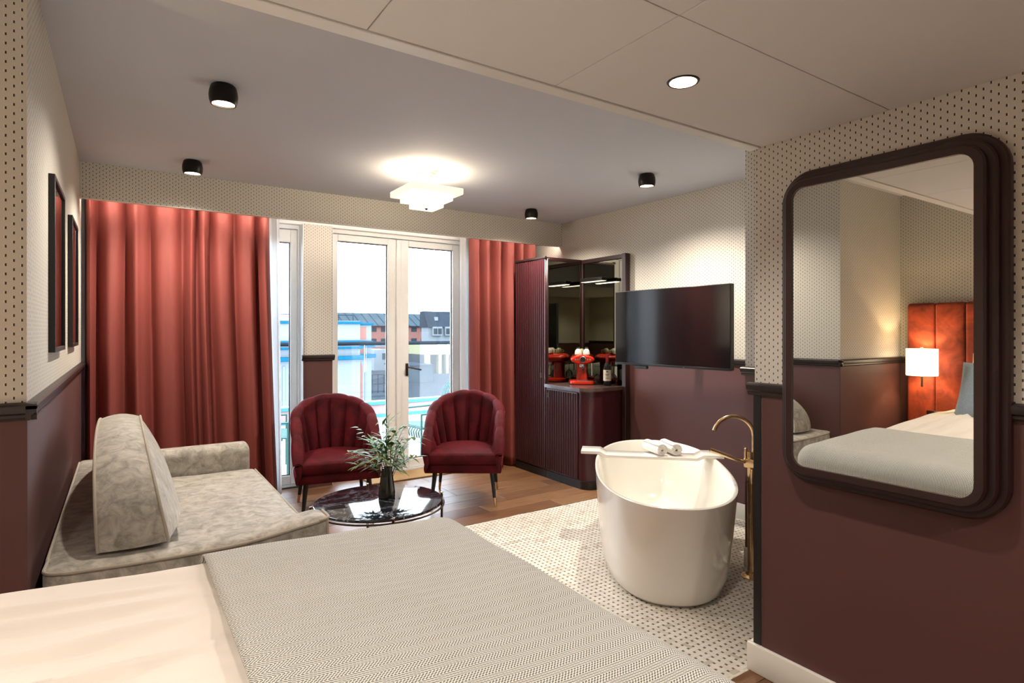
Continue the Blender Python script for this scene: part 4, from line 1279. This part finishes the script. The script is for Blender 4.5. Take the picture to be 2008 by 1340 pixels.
# ------------------------------------------------------------------ large stepped mirror
mr = thing('wall_mirror', 'large mirror with stepped dark mahogany frame and rounded corners', 'mirror', (XM, 0, 0))
def rrect(y0, y1, z0, z1, r, n=8):
    p = []
    for (cy_, cz_, a0) in ((y1 - r, z0 + r, -PI / 2), (y1 - r, z1 - r, 0), (y0 + r, z1 - r, PI / 2), (y0 + r, z0 + r, PI)):
        for i in range(n + 1):
            a = a0 + PI / 2 * i / n
            p.append((cy_ + r * math.cos(a), cz_ + r * math.sin(a)))
    return p
GY0, GY1, GZ0, GZ1 = 0.696, 1.280, 0.930, 2.003
def ring_tier(grow_in, grow_out, x0, x1, bev=0.006):
    a = rrect(GY0 - grow_in, GY1 + grow_in, GZ0 - grow_in, GZ1 + grow_in, 0.045 + grow_in)
    b = rrect(GY0 - grow_out, GY1 + grow_out, GZ0 - grow_out, GZ1 + grow_out, 0.045 + grow_out)
    b2 = rrect(GY0 - grow_out + bev, GY1 + grow_out - bev, GZ0 - grow_out + bev, GZ1 + grow_out - bev, 0.045 + grow_out - bev)
    n = len(a)
    seq = [(a, x1), (a, x0 - 0.0), (b2, x0), (b, x0 + bev), (b, x1)]
    vs = []; fs = []
    for ring, x in seq: vs += [(x, y, z_) for (y, z_) in ring]
    for j in range(len(seq) - 1):
        for i in range(n):
            k2 = (i + 1) % n
            fs.append((j * n + i, j * n + k2, (j + 1) * n + k2, (j + 1) * n + i))
    return G().add(vs, fs)
ring_tier(0.0, 0.030, -0.085, -0.003).build('frame_step', M_['mframe'], mr, ang=30)
ring_tier(0.030, 0.052, -0.058, -0.003).build('frame_step', M_['mframe'], mr, ang=30)
ring_tier(0.052, 0.074, -0.031, -0.003).build('frame_step', M_['mframe'], mr, ang=30)
G().prism(rrect(GY0 - 0.001, GY1 + 0.001, GZ0 - 0.001, GZ1 + 0.001, 0.046), -0.078, -0.070, axis='x').build('mirror_glass', M_['mirror'], mr, ang=20)

# ------------------------------------------------------------------ bathtub, tray, towels, tap
tb = thing('bathtub', 'freestanding white oval bathtub on the stone mosaic', 'bathtub', (TUB_C[0], TUB_C[1], 0), TUB_TH)
def tubring(a, b, z_, n=72, e=2.35):
    p = []
    for i in range(n):
        t_ = 2 * PI * i / n
        c_, s_ = math.cos(t_), math.sin(t_)
        p.append((a * math.copysign(abs(c_) ** (2 / e), c_), b * math.copysign(abs(s_) ** (2 / e), s_), z_))
    return p
TZ = 0.58
prof = [(0.68, 0.315, 0.0), (0.715, 0.342, 0.004), (0.748, 0.362, 0.03), (0.785, 0.377, 0.10), (0.828, 0.390, 0.22), (0.870, 0.400, 0.36), (0.905, 0.408, 0.50), (0.925, 0.412, TZ - 0.012), (0.926, 0.413, TZ - 0.003), (0.921, 0.408, TZ), (0.911, 0.398, TZ), (0.906, 0.393, TZ - 0.004), (0.88, 0.375, 0.48), (0.83, 0.35, 0.32), (0.77, 0.315, 0.20), (0.68, 0.26, 0.145), (0.5, 0.18, 0.13), (0.2, 0.07, 0.125), (0.02, 0.01, 0.125)]
vs = []; fs = []; n = 72
for (a, b, z_) in prof: vs += tubring(a, b, z_)
for j in range(len(prof) - 1):
    for i in range(n):
        k2 = (i + 1) % n
        fs.append((j * n + i, j * n + k2, (j + 1) * n + k2, (j + 1) * n + i))
fs.append(tuple(reversed(range(n)))); fs.append(tuple((len(prof) - 1) * n + i for i in range(n)))
G().add(vs, fs).build('tub_shell', M_['acrylic'], tb, ang=60)
G().lathe([(0.0, 0.0), (0.03, 0.0), (0.032, 0.002), (0.0, 0.004)], 24, M=T(0.0, 0, 0.1255), cap=False).build('drain', M_['brass'], tb)
G().lathe([(0.0, 0.0), (0.03, 0.0), (0.03, 0.006), (0.0, 0.008)], 24, M=T(0.0, -0.385, 0.47, rx=-PI / 2 + 0.1), cap=False).build('overflow', M_['brass'], tb)
ty_c = Vector((3.11, 2.885))
tr = thing('bath_tray', 'white bath tray bridging the rim of the tub', 'bath tray', (ty_c.x, ty_c.y, TZ + 0.002), math.atan2(-0.68, 0.70))
pts = [(-0.485, 0.0), (-0.36, 0.0), (-0.315, -0.022), (0.315, -0.022), (0.36, 0.0), (0.485, 0.0), (0.485, 0.022), (0.352, 0.022), (0.305, -0.002), (-0.305, -0.002), (-0.352, 0.022), (-0.485, 0.022)]
bm = bmesh.new()
g = G().prism(pts, -0.09, 0.09, axis='y')
for p in g.v: bm.verts.new(p)
bm.verts.ensure_lookup_table()
for f in g.f: bm.faces.new([bm.verts[i] for i in f])
bmesh.ops.recalc_face_normals(bm, faces=bm.faces[:])
bmesh.ops.bevel(bm, geom=[e for e in bm.edges], offset=0.004, segments=2, profile=0.5, affect='EDGES')
me = bpy.data.meshes.new('tray_board'); bm.to_mesh(me); bm.free(); me.materials.append(M_['acrylic']); me.shade_smooth(); me.set_sharp_from_angle(angle=0.5)
link('tray_board', me, tr)
def towel(label, px, py, rz, z_):
    R1, turns, th_ = 0.043, 3.2, 0.0105
    def ribbon(v_, outer):
        a = v_ * turns * 2 * PI
        r = 0.008 + (R1 - 0.008) * v_ + (th_ / 2 if outer else -th_ / 2)
        return r * math.cos(a + 1.0), r * math.sin(a + 1.0)
    g = G()
    Lh = 0.105
    NT = 90
    ringp = [ribbon(i / NT, True) for i in range(NT + 1)] + [ribbon(i / NT, False) for i in range(NT, -1, -1)]
    nn = len(ringp)
    vs = []; fs = []
    for (yy, sc2) in ((-Lh, 0.96), (-Lh + 0.008, 1.0), (0, 1.0), (Lh - 0.008, 1.0), (Lh, 0.96)):
        vs += [(x * sc2, yy + 0.003 * math.sin(7 * x * 100), z2 * sc2 * 0.93) for x, z2 in ringp]
    for j in range(4):
        for i in range(nn):
            k2 = (i + 1) % nn
            fs.append((j * nn + i, j * nn + k2, (j + 1) * nn + k2, (j + 1) * nn + i))
    for base in (0, 4 * nn):
        for i in range(NT):
            fs.append((base + i, base + i + 1, base + nn - 2 - i, base + nn - 1 - i))
    g.add(vs, fs)
    o = g.build('rolled_towel', M_['towel'], ang=50)
    o.location = (px, py, z_); o.rotation_euler = (0, 0, rz)
    tag(o, label, 'towel', 'rolled towels on the bath tray')
towel('rolled white towel on the bath tray, left one of two', 3.150, 2.885, math.radians(-17), TZ + 0.002 + 0.040)
towel('rolled white towel on the bath tray, right one nearer the tap', 3.250, 2.830, math.radians(-24), TZ + 0.002 + 0.040)

fx, fy = 3.085, 2.075
fc = thing('bath_tap', 'brushed brass floor standing bath tap beside the tub', 'tap', (fx, fy, 0))
G().lathe([(0.0, 0.0), (0.055, 0.0), (0.055, 0.006), (0.03, 0.016), (0.026, 0.03), (0.0, 0.03)], 28, cap=False).build('floor_flange', M_['brass'], fc)
G().tube([(0, 0, 0.02), (0, 0, 0.655)], 0.019, 16).build('riser', M_['brass'], fc)
G().tube([(0.03, -0.028, 0.02), (0.03, -0.028, 0.655)], 0.012, 16).build('riser', M_['brass'], fc)
dirx, diry = -0.75, 0.66
mxr = G().bbox(-0.03, 0.045, -0.045, 0.03, 0.645, 0.70, 0.008, 2).build('mixer_body', M_['brass'], fc)
goose = [(0.015, -0.01, 0.69), (0.015, -0.01, 0.83)]
RG = 0.115
for i in range(1, 13):
    a = PI * i / 12 * 0.92
    d = RG * (1 - math.cos(a))
    goose.append((0.015 + dirx * d, -0.01 + diry * d, 0.83 + RG * math.sin(a)))
G().tube(goose, 0.0115, 14).build('spout', M_['brass'], fc)
G().bbox(-0.052, -0.036, -0.005, 0.012, 0.70, 0.765, 0.004).build('lever', M_['brass'], mxr)
G().tube([(-0.01, 0.0, 0.70), (-0.01, 0.0, 0.74)], 0.016, 12).build('valve', M_['brass'], mxr)
G().tube([(0.0, 0.0, 0.672), (dirx * 0.06, diry * 0.06, 0.685), (dirx * 0.21 - 0.01, diry * 0.21 + 0.02, 0.742)], [0.012, 0.012, 0.0125], 14).build('hand_shower', M_['brass'], fc)
hose = []
for i in range(25):
    q = i / 24
    hose.append((-0.01 - 0.045 * math.sin(PI * q) ** 0.8 * (1 if q > 0.0 else 0) - 0.01, -0.02 * math.sin(PI * q) - 0.03 * (1 - q) * 0 - 0.024, 0.64 - 0.60 * math.sin(PI * q * 0.5) ** 0.9 if q < 0.85 else 0.64 - 0.60 * math.sin(PI * 0.85 * 0.5) ** 0.9 + (q - 0.85) * 0.25))
G().tube(hose, 0.007, 8).build('hose', M_['brass'], fc)

# ------------------------------------------------------------------ balcony
bf = G().box(-1.2, 5.2, 5.86, 7.32, -0.16, -0.05).build('floor_balcony', M_['deck']); tag(bf, 'pale paved balcony floor outside the doors', 'balcony', kind='structure')
px_ = thing('balcony_parapet', 'low pink balcony parapet with blue green cap', 'parapet', (0, 7.30, 0))
G().box(-1.2, 5.2, 0.02, 0.16, -0.05, 0.485).build('parapet_wall', M_['par_pink'], px_)
G().bbox(-1.2, 5.2, 0.0, 0.18, 0.485, 0.53, 0.006).build('cap', M_['par_teal'], px_)
G().box(-1.2, 5.2, 0.0, 0.02, 0.32, 0.365).build('band', M_['par_teal'], px_)
G().box(-1.2, 5.2, 0.0, 0.02, -0.05, 0.32).build('skirt', M_['par_white'], px_)
bs = thing('glass_balustrade', 'glass balustrade with slim grey handrail outside the doors', 'balustrade', (0, 7.39, 0))
for k in range(5):
    x0_ = -1.2 + k * 1.28
    G().box(x0_ + 0.01, x0_ + 1.27, -0.006, 0.006, 0.531, 1.272).build('pane', M_['glass'], bs)
G().tube([(-1.2, 0, 1.29), (5.2, 0, 1.29)], 0.024, 12).build('handrail', M_['ext_slate'], bs)
def lounge(label, loc, rz):
    t = thing('balcony_chair', label, 'balcony chair', loc, rz, group='teal balcony chairs')
    prof_ = [(-0.37, 0.30), (-0.385, 0.36), (-0.36, 0.40), (-0.30, 0.405), (0.0, 0.375), (0.16, 0.355), (0.22, 0.375), (0.26, 0.43), (0.34, 0.62), (0.42, 0.80), (0.46, 0.84), (0.50, 0.82)]
    for k in range(13):
        x = -0.30 + 0.05 * k
        G().tube([(x, y, z_) for y, z_ in prof_], 0.0095, 6).build('slat', M_['teal'], t)
    for s_ in (-1, 1):
        x = s_ * 0.325
        G().tube([(x, -0.36, 0.0), (x, -0.36, 0.56), (x, 0.30, 0.56)], 0.014, 8).build('arm_frame', M_['teal'], t)
        G().tube([(x, 0.34, 0.0), (x, 0.30, 0.56)], 0.014, 8).build('leg', M_['teal'], t)
    G().tube([(-0.325, -0.30, 0.39), (0.325, -0.30, 0.39)], 0.012, 8).build('crossbar', M_['teal'], t)
    G().tube([(-0.325, 0.20, 0.35), (0.325, 0.20, 0.35)], 0.012, 8).build('crossbar', M_['teal'], t)
lounge('teal slatted lounge chair behind the right hand balcony door', (3.10, 6.38, -0.05), -PI / 2 + 0.15)
lounge('teal slatted lounge chair outside the left window', (1.12, 6.62, -0.05), PI / 2 - 0.2)

# ------------------------------------------------------------------ townscape
tw = thing('white_tower', 'white rendered tower with blue cornices close outside', 'building', (0, 20, 0))
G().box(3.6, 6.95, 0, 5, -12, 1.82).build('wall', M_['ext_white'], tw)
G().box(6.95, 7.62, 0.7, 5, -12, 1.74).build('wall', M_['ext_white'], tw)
for (z0_, z1_, p_) in ((1.70, 1.79, 0.10), (1.07, 1.13, 0.09), (0.84, 0.92, 0.16), (0.46, 0.60, 0.20)):
    G().bbox(3.5, 6.95 + p_ * 0.4, -p_, 0.0, z0_, z1_, 0.02).build('cornice', M_['ext_blue'], tw)
    G().bbox(6.96, 7.62 + p_ * 0.6, 0.7 - p_, 0.7, z0_ - 0.03 + 0.05 * (z1_ < 1), z1_ - 0.03 + 0.05 * (z1_ < 1), 0.02).build('cornice', M_['ext_blue'], tw)
G().box(7.02, 7.42, 0.685, 0.70, 1.16, 1.60).build('recess', M_['ext_pink'], tw)
G().box(7.02, 7.36, 0.685, 0.70, 0.66, 0.80).build('recess', M_['ext_pink'], tw)
ap = [(7.05, -1.1), (7.28, -1.1)] + [(7.165 + 0.115 * math.cos(PI * i / 10), 0.10 + 0.22 * math.sin(PI * i / 10)) for i in range(11)]
G().prism(ap, 0.68, 0.70, axis='y').build('niche', M_['ext_pink'], tw)
rl = [(4.2, 0.3, 2.02), (6.8, 0.3, 2.02)]
G().tube(rl, 0.018, 6).build('roof_rail', M_['ext_slate'], tw)
for k in range(6):
    x = 4.2 + k * 0.52
    G().tube([(x, 0.3, 1.82), (x, 0.3, 2.02)], 0.014, 6).build('roof_post', M_['ext_slate'], tw)
for k in range(4):
    G().box(3.75 + 0.2 * k, 3.83 + 0.2 * k, -0.03, 0.0, -4, 0.3).build('pilaster', M_['ext_white'], tw)

pb = thing('pink_building', 'long pink building with grey standing seam roof in the distance', 'building', (0, 100, 0))
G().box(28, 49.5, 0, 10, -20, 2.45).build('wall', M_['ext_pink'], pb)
G().prism([(-0.4, 2.4), (5.0, 4.85), (10.4, 2.4)], 27.6, 49.6, axis='x').build('roof', M_['ext_grey'], pb)
G().box(27.6, 49.6, -0.45, -0.3, 2.3, 2.45).build('gutter', M_['ext_slate'], pb)
wm = None
for r_, (z0_, z1_) in enumerate(((1.35, 2.15), (-0.65, 0.15), (-3.0, -1.9), (-5.4, -4.3), (-7.8, -6.7))):
    for k in range(10):
        x = 29.4 + k * 1.95
        o = G().box(x - 0.55, x + 0.55, -0.03, 0.06, z0_, z1_).build('window', M_['ext_pane'], pb)
G().box(28, 49.5, -0.06, 0, -1.35, -1.0).build('string_course', M_['ext_white'], pb)
for k in range(14):
    x = 29 + k * 1.5
    G().tube([(x, -0.35, 2.47), (x, 4.9, 4.86)], 0.05, 4).build('roof_seam', M_['ext_slate'], pb)

db = thing('slate_roofed_building', 'building with dark slate roof and white dormer windows at the right', 'building', (0, 86, 0))
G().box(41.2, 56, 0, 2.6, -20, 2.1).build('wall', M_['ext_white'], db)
G().prism([(-0.3, 2.1), (1.2, 4.75), (2.8, 4.75), (2.8, 2.1)], 41.0, 56.2, axis='x').build('roof', M_['ext_slate'], db)
for k in range(4):
    x = 41.8 + k * 2.25
    dm = G().box(x, x + 1.7, -0.5, 0.5, 0.75, 2.2).build('dormer', M_['ext_white'], db)
    for q in (0.14, 0.94):
        G().box(x + q, x + q + 0.64, -0.54, -0.5, 0.98, 1.92).build('pane', M_['ext_pane'], dm)
G().box(42.5, 43.1, 0.25, 0.6, 3.2, 3.8).build('skylight', M_['ext_white'], db)
for r_, (z0_, z1_) in enumerate(((-2.6, -1.5), (-4.4, -3.4))):
    for k in range(5):
        x = 42.0 + k * 2.05
        G().box(x, x + 0.8, -0.04, 0.05, z0_, z1_).build('window', M_['ext_pane'], db)
yb = thing('yellow_building', 'pale yellow colonnaded building below the slate roof', 'building', (0, 45, 0))
G().box(21.4, 31, 0.5, 4, -2.2, -0.55).build('wall', M_['ext_flat'], yb)
G().box(21.4, 31, 0, 4, -0.55, 0.47).build('attic', M_['ext_yellow'], yb)
for k, x in enumerate((21.42, 22.5, 23.2, 23.9, 24.8, 25.6, 26.5)):
    G().box(x, x + 0.28, -0.1, 0.5, -2.2 - 0.5 * (k == 0), -0.55).build('pier', M_['ext_yellow'], yb)
fr_ = G().box(9.3, 60, 27, 58, -20, -2.2).build('flat_roof', M_['ext_flat']); tag(fr_, 'dark grey flat roofs of lower buildings between tower and pink building', 'roof', kind='structure')
rh = thing('roof_housing', 'blue grey plant housing on the flat roof', 'roof housing', (0, 38, -2.2))
G().box(16.6, 18.6, 0, 4, 0, 1.15).build('wall', M_['ext_grey'], rh)
G().box(16.5, 18.7, -0.1, 4.1, 1.15, 1.25).build('cap', M_['ext_slate'], rh)
rs = thing('roof_stair', 'small white stair head on the flat roof beside the tower', 'roof housing', (0, 52, -2.2))
G().box(19.4, 20.9, 0, 3, 0, 1.93).build('wall', M_['ext_white'], rs)
G().box(20.2, 20.7, -0.05, 0.0, 1.0, 1.6).build('window', M_['ext_pane'], rs)
rr_ = thing('roof_railing', 'thin grey safety railing on the flat roof beside the tower', 'railing', (0, 33, -2.2))
for k in range(6):
    G().tube([(11.5 + 0.35 * k, 0, 0), (11.5 + 0.35 * k, 0, 1.1)], 0.03, 6).build('post', M_['ext_slate'], rr_)
for z_ in (0.55, 1.1):
    G().tube([(11.4, 0, z_), (13.4, 0, z_)], 0.03, 6).build('bar', M_['ext_slate'], rr_)
gr = G().box(-120, 260, 8, 300, -21, -20).build('ground', M_['ext_flat']); tag(gr, 'street level far below the balcony', 'ground', kind='structure')
